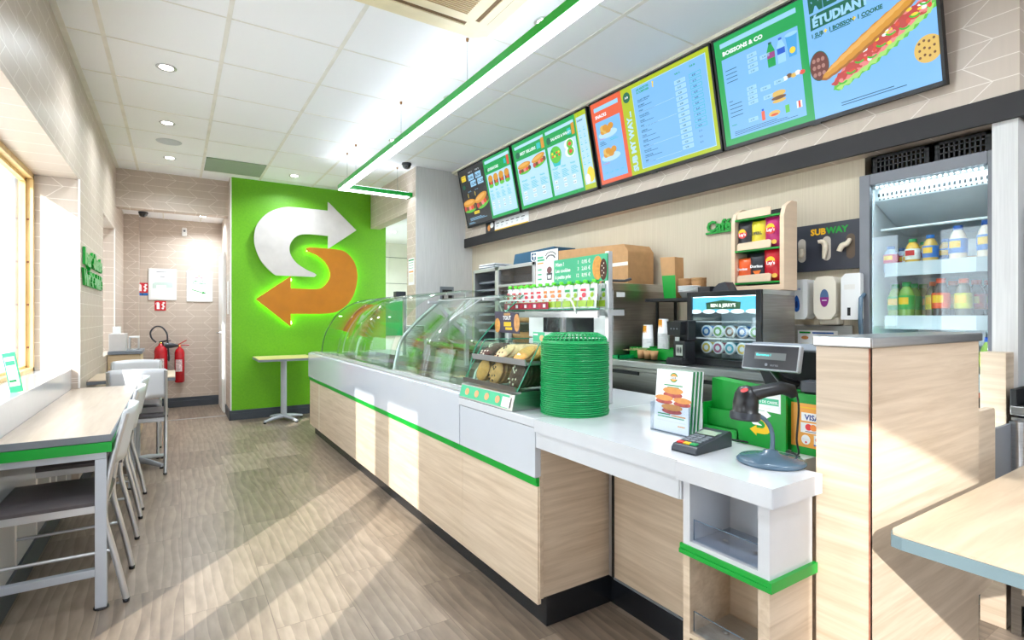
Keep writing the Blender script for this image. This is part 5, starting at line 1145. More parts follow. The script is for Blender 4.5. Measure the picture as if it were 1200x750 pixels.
def soap(label, y, z, w, h, style):
    t = thing('soap_dispenser', label, 'soap dispenser', (2.928, y, z), WEST)
    m = MB(); n = 10
    if style == 'blue':
        m.prism([(-w / 2, 0.02), (-w / 2 + 0.015, 0), (w / 2 - 0.015, 0), (w / 2, 0.02), (w / 2, h - 0.012), (w / 2 - 0.01, h), (-w / 2 + 0.01, h), (-w / 2, h - 0.012)], -0.085, -0.0, M_WP)
        m.build('case', t, bevel=0.014, seg=3); m = MB()
        m.poly([(0.022 * math.sin(a) * (0.55 + 0.45 * (1 - math.cos(a)) / 2) , 0.085 + 0.045 * math.cos(a)) for a in [2 * PI * q / 20 for q in range(20)]][::-1], M_BLUE, 2, -0.085); m.ell(0, 0.080, 0.007, 0.02, mat('deep_blue', (10, 40, 100), 0.3), 3, -0.085); m.text('ECOLAB', 0, h - 0.055, 0.011, M_BLUE, 2, -0.085, align='CENTER', bold=0.03); m.build('window', t)
    elif style == 'purple':
        m.prism([(-w / 2, 0.05), (-w / 2 * 0.6, 0.015), (w / 2 * 0.6, 0.015), (w / 2, 0.05), (w / 2, h - 0.03), (w / 2 * 0.7, h - 0.004), (0, h), (-w / 2 * 0.7, h - 0.004), (-w / 2, h - 0.03)], -0.10, -0.0, M_CREAM); m.build('case', t, bevel=0.016, seg=3)
        m = MB(); m.box(-w * 0.45, -0.06, -0.012, w * 0.45, 0, 0.03, M_CREAM); m.build('push_bar', t, bevel=0.01)
        m = MB(); m.ell(0, 0.125, 0.022, 0.046, M_PURPLE, 2, -0.10); m.poly([(0.0215 * math.cos(a), 0.13 + 0.042 * math.sin(a)) for a in [PI * q / 12 for q in range(13)]], mat('slate_blue', (80, 110, 150), 0.4), 3, -0.10); m.rect(-0.012, 0.112, 0.012, 0.116, M_PAPER, 4, -0.10); m.build('label', t)
    else:
        m.prism([(-w / 2, 0), (w / 2, 0), (w / 2, h), (-w / 2 + 0.02, h), (-w / 2, h - 0.02)], -0.10, -0.0, M_WP); m.build('case', t, bevel=0.01, seg=3)
        m = MB(); m.rect(-0.03, h - 0.08, 0.02, h - 0.055, M_CGRID, 1, -0.10); m.rect(-w / 2 + 0.03, 0.02, -w / 2 + 0.045, 0.06, M_BLACKM, 1, -0.10); m.build('front_marks', t)
soap('white soap dispenser with blue drop window left of the fridge', 1.578, 1.215, 0.115, 0.215, 'blue')
soap('cream soap dispenser with purple oval label between two white dispensers', 1.425, 1.20, 0.11, 0.24, 'purple')
soap('white towel dispenser half hidden by the fridge door', 1.30, 1.215, 0.09, 0.23, 'white')
t = thing('hand_wash_station', 'steel splashback with hand washing notice below the soap dispensers', 'splashback', (2.925, 1.66, 0.97), WEST)
m = MB(); m.box(0, -0.012, 0, 0.33, 0, 0.215, M_STEEL); m.build('steel_panel', t, bevel=0.004)
m = MB(); m.rect(0.05, 0.06, 0.26, 0.185, M_PAPER, 4, -0.012); m.rect(0.06, 0.168, 0.12, 0.178, M_GREENC, 6, -0.012); m.rect(0.13, 0.168, 0.24, 0.176, M_BLUE, 6, -0.012)
for k in range(3): m.ell(0.09 + k * 0.06, 0.145, 0.02, 0.010, M_BUN, 6, -0.012, n=10); m.rect(0.07 + k * 0.06, 0.10, 0.11 + k * 0.06, 0.12, M_CGRID, 6, -0.012)
m.build('notice', t)

# ================================================================== DRINKS FRIDGE
fg = thing('drinks_fridge', 'tall glass door drinks fridge with bright white shelves and grey frame', 'fridge', (2.86, 0.99, 0.0), WEST)
M_FW = mat('fridge_white', (236, 243, 246), 0.3); M_FGR = mat('fridge_grey', (118, 120, 126), 0.4, 0.3)
m = MB(); m.box(-0.275, 0.03, 0.0, -0.255, 0.62, 1.92, M_FW); m.box(0.225, 0.03, 0.0, 0.245, 0.62, 1.92, M_FW); m.box(-0.255, 0.60, 0, 0.225, 0.62, 1.92, M_FW); m.box(-0.255, 0.03, 0, 0.225, 0.60, 0.20, M_FW); m.box(-0.275, 0.03, 1.885, 0.245, 0.62, 1.92, M_FGR); m.build('cabinet', fg)
m = MB(); m.box(-0.285, -0.0, 0.05, -0.238, 0.03, 1.925, M_FGR); m.box(0.205, 0, 0.05, 0.25, 0.03, 1.925, M_FGR); m.box(-0.238, 0, 1.872, 0.205, 0.03, 1.925, M_FGR); m.box(-0.238, 0, 0.05, 0.205, 0.03, 0.12, M_FGR); dr_ = m.build('door_frame', fg, bevel=0.003)
m = MB(); m.box(-0.238, 0.012, 0.12, 0.205, 0.018, 1.872, G_FRIDGE); m.build('door_glass', fg)
m = MB(); m.tube([(-0.262, -0.002, 1.13), (-0.262, -0.035, 1.15), (-0.262, -0.040, 1.24), (-0.262, -0.035, 1.32), (-0.262, -0.002, 1.34)], 0.010, M_BLUEGREY, 10); m.build('door_handle', fg)
m = MB(); m.prism([(0.08, 1.86), (0.08, 1.80), (0.15, 1.77), (0.42, 1.66), (0.59, 1.72), (0.59, 1.885), (0.08, 1.885)], -0.25, 0.222, mat('duct_grey', (222, 234, 240), 0.4), axis='x'); m.build('air_duct', fg, bevel=0.004)
gr_ = mat('vent_hole', (40, 52, 58), 0.6); m = MB()
for k in range(24):
    u = -0.235 + k * 0.0188; m.box(u, 0.0785, 1.822, u + 0.009, 0.0795, 1.838, gr_); m.box(u + 0.004, 0.0785, 1.806, u + 0.011, 0.0795, 1.812, gr_)
m.build('vent_slots', fg)
M_LED = emit('fridge_led', (226, 246, 255), 8)
m = MB(); m.box(-0.253, 0.035, 0.25, -0.238, 0.055, 1.87, M_FW); m.box(-0.238, 0.035, 1.855, 0.20, 0.055, 1.87, M_FW); m.build('led_holder', fg)
m = MB()
for k in range(66): m.box(-0.249, 0.033, 0.27 + k * 0.024, -0.243, 0.035, 0.278 + k * 0.024, M_LED)
for k in range(20): m.box(-0.225 + k * 0.021, 0.033, 1.860, -0.217 + k * 0.021, 0.035, 1.866, M_LED)
m.build('led_dots', fg)
for (u_, z_, sx_, sy_) in ((-0.235, 1.05, 0.02, 1.6),):
    L = bpy.data.lights.new('fridge_lamp', 'AREA'); L.shape = 'RECTANGLE'; L.size = 0.03; L.size_y = 1.6; L.energy = 5.5; L.color = (0.86, 0.96, 1.0)
    lo = bpy.data.objects.new('fridge_lamp', L); lo.parent = fg; lo.location = (-0.232, 0.06, 1.06); lo.rotation_euler = Vector((1.0, 0.75, 0)).to_track_quat('-Z', 'Z').to_euler(); C.objects.link(lo)
L = bpy.data.lights.new('fridge_lamp', 'AREA'); L.shape = 'RECTANGLE'; L.size = 0.42; L.size_y = 0.03; L.energy = 0.25; L.color = (0.86, 0.96, 1.0)
lo = bpy.data.objects.new('fridge_lamp', L); lo.parent = fg; lo.location = (-0.01, 0.06, 1.85); lo.rotation_euler = (0.6, 0, 0); C.objects.link(lo)
SHZ = [1.445, 1.190, 0.935, 0.68, 0.43]
for z in SHZ:
    m = MB()
    P = [(-0.225, 0.58), (-0.225, 0.13), (-0.205, 0.085), (-0.15, 0.065), (0.15, 0.065), (0.195, 0.085), (0.215, 0.13), (0.215, 0.58)]
    m.prism(P, z - 0.004, z, M_FW, axis='z')
    for i in range(1, 6):
        (a, b), (c, d_) = P[i], P[i + 1]
        m.add([(a, b, z - 0.02), (c, d_, z - 0.02), (c, d_, z + 0.045), (a, b, z + 0.045)], [(0, 1, 2, 3)], mat('frosted_lip', (222, 236, 240), 0.2, trans=0.3))
    m.build('shelf', fg, solid=0.003)
m = MB(); m.box(-0.235, 0.09, 1.655, 0.21, 0.50, 1.659, G_FRIDGE); m.tube([(-0.225, 0.09, 1.657), (0.21, 0.09, 1.657)], 0.006, M_FW, 8); m.build('glass_shelf', fg)
def bottle(label, group, uv, z, liquid, lab_c, cap_c, h=0.21, r=0.031, bump_=True):
    t = thing('drink_bottle', label, 'bottle', (2.86 + uv[1], 0.99 - uv[0], z + 0.0005), WEST, group=group)
    ml = mat('liquid_%d_%d_%d' % liquid, liquid, 0.08, coat=0.8, var=0.05); mb = mat('blabel_%d_%d_%d' % lab_c, lab_c, 0.35, var=0.25, scale=35)
    m = MB(); m.lathe([(0, 0), (r * 0.9, 0), (r, 0.008), (r, h * 0.35), (r * 0.92, h * 0.42), (r, h * 0.5), (r * 1.02, h * 0.66), (r * 0.8, h * 0.80), (r * 0.45, h * 0.90), (r * 0.42, h * 0.93), (0, h * 0.93)], ml, 20); m.build('bottle_body', t)
    m = MB(); m.lathe([(r * 1.03, h * 0.36), (r * 1.05, h * 0.50), (r * 1.05, h * 0.66), (r * 1.0, h * 0.69)], mb, 20); m.lathe([(r * 1.055, h * 0.48), (r * 1.065, h * 0.56), (r * 1.055, h * 0.64)], M_YEL if lab_c[0] < 240 else M_RED, 12, a0=-PI / 2 - 0.75, a1=-PI / 2 + 0.55); m.build('label', t)
    m = MB(); m.lathe([(r * 0.52, h * 0.90), (r * 0.55, h * 0.91), (r * 0.53, h), (0, h)], mat('bcap_%d_%d_%d' % cap_c, cap_c, 0.4), 16); m.build('cap', t)
green = ((130, 176, 70), (40, 160, 60), (10, 150, 70)); ice = ((70, 50, 40), (226, 84, 20), (232, 80, 20)); lemon = ((90, 80, 50), (206, 200, 10), (236, 100, 30))
water = ((170, 190, 215), (200, 60, 90), (30, 110, 180)); ora = ((240, 190, 60), (240, 240, 220), (10, 150, 80)); blu = ((220, 180, 80), (20, 110, 190), (20, 110, 190)); peach = ((236, 214, 186), (60, 120, 190), (20, 90, 180))
T1 = [(-0.195, 0.12, water, 0.13), (-0.175, 0.20, water, 0.125), (-0.125, 0.15, ((200, 220, 190), (230, 240, 230), (214, 40, 60)), 0.115), (-0.10, 0.11, ora, 0.155), (-0.085, 0.20, ora, 0.145), (-0.03, 0.11, blu, 0.165), (0.00, 0.20, blu, 0.15), (0.07, 0.12, peach, 0.195), (0.17, 0.12, peach, 0.205)]
T2 = [(-0.19, 0.16, green, 0.20), (-0.125, 0.11, green, 0.205), (-0.125, 0.19, green, 0.20), (-0.115, 0.27, green, 0.20), (-0.04, 0.18, lemon, 0.205), (0.01, 0.11, ice, 0.215), (0.03, 0.19, lemon, 0.205), (0.09, 0.12, lemon, 0.21), (0.115, 0.19, ice, 0.205), (0.14, 0.26, ice, 0.205), (0.165, 0.33, lemon, 0.205), (0.185, 0.40, lemon, 0.2)]
T3 = [(-0.185, 0.14, green, 0.20), (-0.12, 0.12, ((40, 60, 60), (60, 120, 140), (30, 110, 180)), 0.21), (-0.04, 0.12, ((40, 60, 60), (60, 120, 140), (30, 60, 200)), 0.21), (0.03, 0.12, ((40, 60, 70), (60, 120, 160), (30, 60, 200)), 0.21), (0.11, 0.12, ((60, 80, 90), (80, 130, 160), (60, 90, 210)), 0.2), (0.18, 0.12, ((150, 180, 80), (214, 226, 40), (30, 90, 200)), 0.205)]
for z, T, nm in ((SHZ[0], T1, 'top'), (SHZ[1], T2, 'second'), (SHZ[2], T3, 'third'), (SHZ[3], T2, 'fourth')):
    for k, (u, d_, c_, h_) in enumerate(T):
        cn = {(10, 150, 70): 'green', (232, 80, 20): 'orange', (236, 100, 30): 'orange', (30, 110, 180): 'blue', (10, 150, 80): 'green', (20, 110, 190): 'blue', (20, 90, 180): 'blue', (214, 40, 60): 'red'}.get(c_[2], 'dark blue')
        bottle('%s capped bottle, number %s from the left on the %s fridge shelf' % (cn, ('one', 'two', 'three', 'four', 'five', 'six', 'seven', 'eight', 'nine', 'ten', 'eleven', 'twelve')[k], nm), 'bottles on the %s fridge shelf' % nm, (u, d_), z, c_[0], c_[1], c_[2], h_, 0.030 if h_ < 0.19 else 0.033)
t = thing('carton', 'white and brown drinks carton at the back of the top fridge shelf', 'carton', (3.15, 0.86, SHZ[0] + 0.0005), WEST)
m = MB(); m.box(-0.10, 0, 0, 0.075, 0.18, 0.07, M_KRAFT); m.box(-0.10, 0, 0.07, 0.075, 0.18, 0.15, M_PAPER); m.build('carton', t)
# crates on the fridge
def crate(label, u0, u1, z, tint):
    t = thing('crate', label, 'crate', (2.885, 0.99, z), WEST)
    m = MB(); y0, y1, h = 0.0, 0.42, 0.085
    m.box(u0, y0, 0, u1, y1, 0.006, M_BLACK); m.box(u0, y0, h - 0.012, u1, y0 + 0.012, h, M_BLACK); m.box(u0, y1 - 0.012, h - 0.012, u1, y1, h, M_BLACK)
    n = int((u1 - u0) / 0.018)
    for k in range(n + 1): u = u0 + (u1 - u0 - 0.006) * k / n; m.box(u, y0, 0, u + 0.006, y0 + 0.008, h, M_BLACK); m.box(u, y1 - 0.008, 0, u + 0.006, y1, h, M_BLACK)
    for q in (0.03, 0.055): m.box(u0, y0, q, u1, y0 + 0.006, q + 0.005, M_BLACK)
    for u in (u0, u1 - 0.02): m.box(u, y0, 0, u + 0.02, y1, h, M_BLACK)
    m.build('lattice', t)
crate('black lattice crate on top of the fridge, left one', -0.24, 0.0, 1.926, 0); crate('black lattice crate on top of the fridge, right one', 0.01, 0.215, 1.926, 0)
# drinks counter to the right
dc = thing('drinks_counter', 'steel framed oak cabinet with steel worktop at the right edge of the picture', 'cabinet', (3.0, 0.35, 0))
m = MB(); m.box(-0.24, -0.30, 0.12, 0.6, 0.32, 0.84, M_BLACKM); m.build('body', dc)
m = MB(); m.box(-0.262, -0.30, 0.16, -0.246, 0.30, 0.80, M_WOODY); m.build('door', dc); m = MB(); m.box(-0.264, 0.30, 0.0, -0.24, 0.33, 0.84, M_STEEL); m.box(-0.264, -0.30, 0.80, -0.24, 0.30, 0.84, M_STEEL); m.box(-0.264, -0.30, 0.12, -0.24, 0.30, 0.16, M_STEEL); m.build('frame', dc)
m = MB(); m.box(-0.28, -0.31, 0.85, 0.6, 0.33, 0.885, M_STEEL); m.box(-0.28, 0.31, 0.885, 0.6, 0.33, 0.95, M_BLACKM); m.box(-0.24, -0.28, 0.885, 0.55, 0.30, 0.895, M_BLACKM); m.build('worktop', dc, bevel=0.003)
m = MB(); m.box(-0.22, -0.25, 0, 0.55, 0.28, 0.12, M_BLACKM); m.build('plinth', dc)
dm2 = thing('drinks_dispenser', 'rounded grey soft drinks dispenser at the right edge above the steel worktop', 'drinks dispenser', (3.05, 0.34, 0.8965))
m = MB(); m.box(0.0, -0.25, 0, 0.45, 0.30, 0.9, M_DGREY); m.build('body', dm2, bevel=0.02)
m = MB(); m.box(-0.17, -0.28, 0.28, 0.45, 0.31, 0.80, M_GREYP); m.build('hood', dm2, bevel=0.05, seg=4)

# ================================================================== MENU SCREENS
B_ = 0.56
E_BLUE = emit('screen_blue', (120, 182, 240), B_); E_PALE = emit('screen_pale', (176, 216, 244), B_); E_GRN = emit('screen_green', (0, 158, 76), B_); E_DARK = emit('screen_dark', (44, 44, 46), B_)
E_LIME = emit('screen_lime', (170, 190, 10), B_); E_ORG = emit('screen_orange', (224, 92, 52), B_); E_WHT = emit('screen_white', (236, 246, 252), B_); E_CYA = emit('screen_cyan', (40, 186, 190), B_)
E_TXT = emit('screen_text', (20, 84, 96), B_); E_YEL = emit('screen_yellow', (238, 208, 50), B_); E_LBL = emit('screen_light_blue', (150, 205, 240), B_); E_DG = emit('screen_dark_green', (0, 96, 70), B_)
E_BUN = emit('screen_bun', (206, 144, 40), B_); E_BUN2 = emit('screen_bun_shade', (160, 100, 26), B_); E_MEAT = emit('screen_meat', (186, 62, 58), B_); E_PINK = emit('screen_ham', (228, 130, 130), B_); E_LEAF = emit('screen_leaf', (90, 190, 60), B_); E_COLA = emit('screen_cola', (104, 50, 42), B_); E_CK = emit('screen_cookie', (216, 180, 90), B_); E_BRN = emit('screen_brown', (110, 74, 40), B_); E_TOM = emit('screen_tomato', (214, 70, 50), B_)
TW, TH = 1.083, 0.634
def screen(label, yL, draw, umap=((0, 0), (1.083, 1.083))):
    t = thing('menu_screen', label, 'screen', (2.79, yL, 2.229), WEST, group='menu screens above the counter', rx=0.207)
    m = MB(); b = 0.012
    m.box(0, 0.004, 0, TW, 0.04, TH, M_BLACKM)
    m.box(0, 0, 0, TW, 0.006, b * 1.6, M_BLACK); m.box(0, 0, TH - b, TW, 0.006, TH, M_BLACK); m.box(0, 0, 0, b, 0.006, TH, M_BLACK); m.box(TW - b, 0, 0, TW, 0.006, TH, M_BLACK); m.box(TW / 2 - 0.02, -0.004, -0.008, TW / 2 + 0.02, 0.01, 0.0, M_BLACK)
    m.build('casing', t)
    m = MB(); draw(m)
    def rm(u):
        for (a, b), (c, d) in zip(umap, umap[1:]):
            if u <= c + 1e-6: return b + (u - a) * (d - b) / (c - a)
        return u
    m.v = [(rm(v[0]), v[1], v[2]) for v in m.v]; m.build('picture', t)
U0, U1, V0, V1 = 0.012, TW - 0.012, 0.019, TH - 0.012
Y0_ = 0.0035
def R(m, a, b, c, d, mt, L=1): m.rect(a, b, c, d, mt, L, Y0_)
def Tx(m, s_, u, w, sz, mt, L=3, **k): m.text(s_, u, w, sz, mt, L, Y0_, **k)
def lines(m, u, w, n, wd, mt, dz=0.011, th=0.004, L=3):
    for k in range(n): R(m, u, w - k * dz, u + wd * (0.7 + 0.3 * ((k * 7) % 3) / 2), w - k * dz + th, mt, L)
def sub_pic(m, u, w, lx, ly, L=3, ang=0.25):
    ca, sa = math.cos(ang), math.sin(ang)
    def q(px, py): return (u + px * ca - py * sa, w + px * sa + py * ca)
    def e(cx, cy, rx, ry, mt, LL, n=14): m.poly([q(cx + rx * math.cos(2 * PI * j / n), cy + ry * math.sin(2 * PI * j / n)) for j in range(n)], mt, LL, Y0_)
    e(0, -ly * 0.55, lx * 0.95, ly * 0.5, E_LEAF, L)
    for k in range(5): e(lx * (-0.75 + 0.375 * k), -ly * 0.35, lx * 0.22, ly * 0.38, (E_MEAT, E_BRN, E_PINK, E_TOM, E_BRN)[k], L + 1, 9)
    e(0, ly * 0.35, lx, ly * 0.52, E_BUN, L + 2); e(-lx * 0.1, ly * 0.45, lx * 0.8, ly * 0.26, emit('screen_bun_light', (226, 170, 84), B_), L + 3)
def prices(m, u, w, cols, dx, rows=2):
    for c in range(cols):
        for r in range(rows):
            R(m, u + c * dx, w - r * 0.045, u + c * dx + 0.038, w - r * 0.045 + 0.026, E_WHT, 3); Tx(m, '%d,%d0' % (4 + c + 2 * r, (3 * c + 2) % 9), u + c * dx + 0.003, w - r * 0.045 + 0.006, 0.018, E_TXT, 4, bold=0.02)
def s1(m):
    R(m, U0, V0, U1, V1, E_GRN); R(m, U0, V0, 0.40, V1, E_DARK, 2)
    R(m, 0.04, 0.50, 0.11, 0.56, E_YEL, 3); Tx(m, 'MENU', 0.045, 0.535, 0.022, E_DARK, 4); Tx(m, 'DUO', 0.045, 0.508, 0.022, E_DARK, 4)
    for c in range(2):
        Tx(m, 'SUB 15', 0.16 + c * 0.11, 0.565, 0.020, E_WHT)
        for r in range(2): R(m, 0.15 + c * 0.11 + r * 0.02, 0.485 - r * 0.07, 0.235 + c * 0.11 + r * 0.02, 0.545 - r * 0.07, E_LBL, 3); Tx(m, ('9,90', '12,90', '8,50', '11,50')[c * 2 + r], 0.157 + c * 0.11 + r * 0.02, 0.50 - r * 0.07, 0.036, E_DARK, 4, bold=0.03)
    m.ell(0.06, 0.44, 0.024, 0.024, E_DG, 3, Y0_); sub_pic(m, 0.10, 0.235, 0.10, 0.075, ang=0.0); sub_pic(m, 0.295, 0.25, 0.10, 0.08, ang=0.30)
    for u in (0.11, 0.22): Tx(m, 'LE SUB', u, 0.37, 0.016, E_LBL); R(m, u - 0.01, 0.315, u - 0.004, 0.36, E_YEL, 3)
    R(m, 0.15, 0.125, 0.23, 0.155, E_YEL, 3); Tx(m, 'EXTRA', 0.158, 0.132, 0.020, E_DARK, 4); lines(m, 0.07, 0.09, 3, 0.26, E_LBL); lines(m, 0.04, 0.045, 2, 0.12, E_LBL)
    R(m, 0.44, 0.05, 1.04, 0.465, E_PALE, 2); R(m, 0.44, 0.57, 1.04, 0.60, E_PALE, 2); Tx(m, 'LES SIGNATURES', 0.49, 0.495, 0.036, E_WHT, 3, bold=0.03); m.ell(0.46, 0.51, 0.02, 0.026, E_DG, 3, Y0_); R(m, 0.90, 0.50, 0.95, 0.545, E_CYA, 3); R(m, 0.97, 0.48, 1.02, 0.57, E_TOM, 3)
    for k in range(4):
        u = 0.50 + k * 0.135; m.ell(u + 0.02, 0.415, 0.058, 0.036, E_BUN, 4, Y0_); R(m, u - 0.035, 0.335, u + 0.075, 0.40, E_BRN, 3); m.ell(u + 0.02, 0.34, 0.055, 0.018, E_LEAF, 5, Y0_); m.ell(u + 0.03, 0.37, 0.028, 0.014, E_TOM, 5, Y0_)
        Tx(m, ('POULET', 'RAW', 'STEAK', 'GRILL')[k], u - 0.03, 0.285, 0.020, E_CYA, 3, bold=0.03); lines(m, u - 0.03, 0.262, 6, 0.09, E_CYA)
    prices(m, 0.48, 0.155, 4, 0.135); lines(m, 0.47, 0.075, 2, 0.4, E_LBL)
def s2(m):
    R(m, U0, V0, U1, V1, E_GRN)
    for a, b in ((0.04, 0.405), (0.435, 0.80)): R(m, a, 0.05, b, 0.46, E_PALE, 2); R(m, a, 0.565, b, 0.59, E_PALE, 2); m.ell(a + 0.03, 0.51, 0.028, 0.03, E_DG, 3, Y0_); R(m, b - 0.09, 0.49, b - 0.045, 0.54, E_CYA, 3); R(m, b - 0.035, 0.48, b, 0.57, E_BUN, 3)
    Tx(m, 'BEST SELLERS', 0.10, 0.50, 0.034, E_WHT, 3, bold=0.03); Tx(m, 'SALADES & WRAPS', 0.495, 0.50, 0.031, E_WHT, 3, bold=0.03); sub_pic(m, 0.13, 0.385, 0.085, 0.055, ang=0.05); sub_pic(m, 0.315, 0.40, 0.085, 0.055, ang=0.2)
    m.ell(0.53, 0.38, 0.075, 0.07, E_LEAF, 4, Y0_); m.poly([(0.465, 0.35), (0.595, 0.35), (0.57, 0.285), (0.49, 0.285)], E_CYA, 3, Y0_)
    for k in range(9): m.ell(0.49 + 0.028 * (k % 4), 0.37 + 0.025 * (k // 4), 0.012, 0.010, (E_TOM, E_YEL, E_GRN)[k % 3], 5, Y0_, n=8)
    for w in (0.36, 0.42): m.ell(0.71, w, 0.06, 0.042, E_WHT, 3, Y0_); m.ell(0.72, w, 0.04, 0.034, E_LEAF, 4, Y0_); m.ell(0.72, w, 0.02, 0.016, E_TOM, 5, Y0_)
    for a in (0.07, 0.46):
        for k in range(3): Tx(m, ('POULET', 'STEAK', 'THON')[k], a + k * 0.115, 0.262, 0.020, E_CYA, 3, bold=0.03); lines(m, a + k * 0.115, 0.24, 6, 0.085, E_CYA)
        prices(m, a + 0.005, 0.145, 3, 0.115); lines(m, a, 0.065, 2, 0.2, E_LBL)
    R(m, 0.82, V0, U1, V1, E_LIME, 2); R(m, 0.845, 0.06, 1.045, 0.585, E_PALE, 3); Tx(m, 'Les sauces !', 0.86, 0.55, 0.026, E_TXT, 4, bold=0.03)
    for c in range(2):
        for k in range(6): Tx(m, '0,50', 0.87 + c * 0.09, 0.49 - k * 0.052, 0.017, E_CYA, 4); R(m, 0.87 + c * 0.09, 0.475 - k * 0.052, 0.91 + c * 0.09, 0.480 - k * 0.052, E_CYA, 4)
    m.ell(0.98, 0.13, 0.075, 0.06, E_YEL, 4, Y0_); m.ell(0.91, 0.10, 0.05, 0.04, E_WHT, 5, Y0_)
def s3(m):
    R(m, U0, V0, 0.335, V1, E_ORG); R(m, 0.335, V0, U1, V1, E_LIME, 1); R(m, 0.045, 0.555, 0.30, 0.585, E_LBL, 2); Tx(m, 'SNACKS', 0.05, 0.505, 0.032, E_WHT, 3, bold=0.04); R(m, 0.04, 0.05, 0.30, 0.48, E_BLUE, 2)
    for w in (0.41, 0.24):
        m.ell(0.155, w - 0.035, 0.10, 0.03, E_PALE, 3, Y0_)
        for k in range(6): m.ell(0.11 + 0.028 * (k % 4), w - 0.01 + 0.022 * (k // 3), 0.030, 0.024, (E_BUN, E_CK, E_BUN)[k % 3], 4 + k % 3, Y0_, n=10)
    Tx(m, 'NUGGETS', 0.06, 0.345, 0.015, E_ORG, 3); lines(m, 0.06, 0.325, 3, 0.07, E_TXT); Tx(m, 'POTATOES', 0.06, 0.16, 0.015, E_ORG, 3); lines(m, 0.17, 0.33, 2, 0.10, E_CYA)
    for k in range(4): Tx(m, '2,90', 0.07 + k * 0.055, 0.09, 0.018, E_CYA)
    Tx(m, 'SUB MY WAY...', 0.405, 0.045, 0.062, E_PALE, 3, bold=0.05, ang=PI / 2); m.ell(0.385, 0.555, 0.034, 0.036, E_DG, 3, Y0_); Tx(m, 'SUB', 0.385, 0.548, 0.018, E_WHT, 4, align='CENTER', bold=0.03)
    R(m, 0.44, 0.045, 1.045, 0.595, E_PALE, 2); R(m, 0.444, 0.049, 1.041, 0.591, E_BLUE, 3); Tx(m, 'LES RECETTES', 0.48, 0.565, 0.018, E_GRN, 4, bold=0.04); Tx(m, 'À COMPOSER', 0.48, 0.545, 0.018, E_GRN, 4, bold=0.04); Tx(m, '?', 0.62, 0.545, 0.05, E_YEL, 4, bold=0.05)
    nm = ['POULET TERIYAKI', 'BIG MEAT', 'STEAK', 'POULET RÔTI', 'DINDE', 'B.M.T.', 'JAMBON', 'THON', 'VEGGIE', 'BACON', 'RACLETTE', 'TANDOORI', 'BEEF']
    for k in range(13):
        w = 0.495 - k * 0.034; Tx(m, nm[k], 0.48, w, 0.0135, E_TXT, 4, bold=0.03); R(m, 0.48, w - 0.008, 0.57 + 0.03 * (k % 3), w - 0.005, E_TXT, 4)
        for c in range(2):
            if c and k > 9: Tx(m, '%d,%d0' % (8, k % 9), 0.935, w + 0.004, 0.014, E_TXT, 5); continue
            u = 0.80 + c * 0.115; R(m, u, w - 0.004, u + 0.085, w + 0.020, E_PALE if c == 0 else E_CYA, 4); R(m, u + 0.003, w - 0.001, u + 0.082, w + 0.017, E_LBL if c == 0 else E_BLUE, 5); Tx(m, '%d,%d0' % (5 + 3 * c, k % 9), u + 0.022, w + 0.002, 0.015, E_TXT, 6, bold=0.02)
    for k in (2, 5, 9, 12): R(m, 0.48, 0.488 - k * 0.034, 0.79, 0.490 - k * 0.034, E_PALE, 4)
    Tx(m, 'SUB 15', 0.81, 0.55, 0.014, E_GRN, 4, bold=0.04); Tx(m, 'SUB 30', 0.925, 0.555, 0.014, E_GRN, 4, bold=0.04)
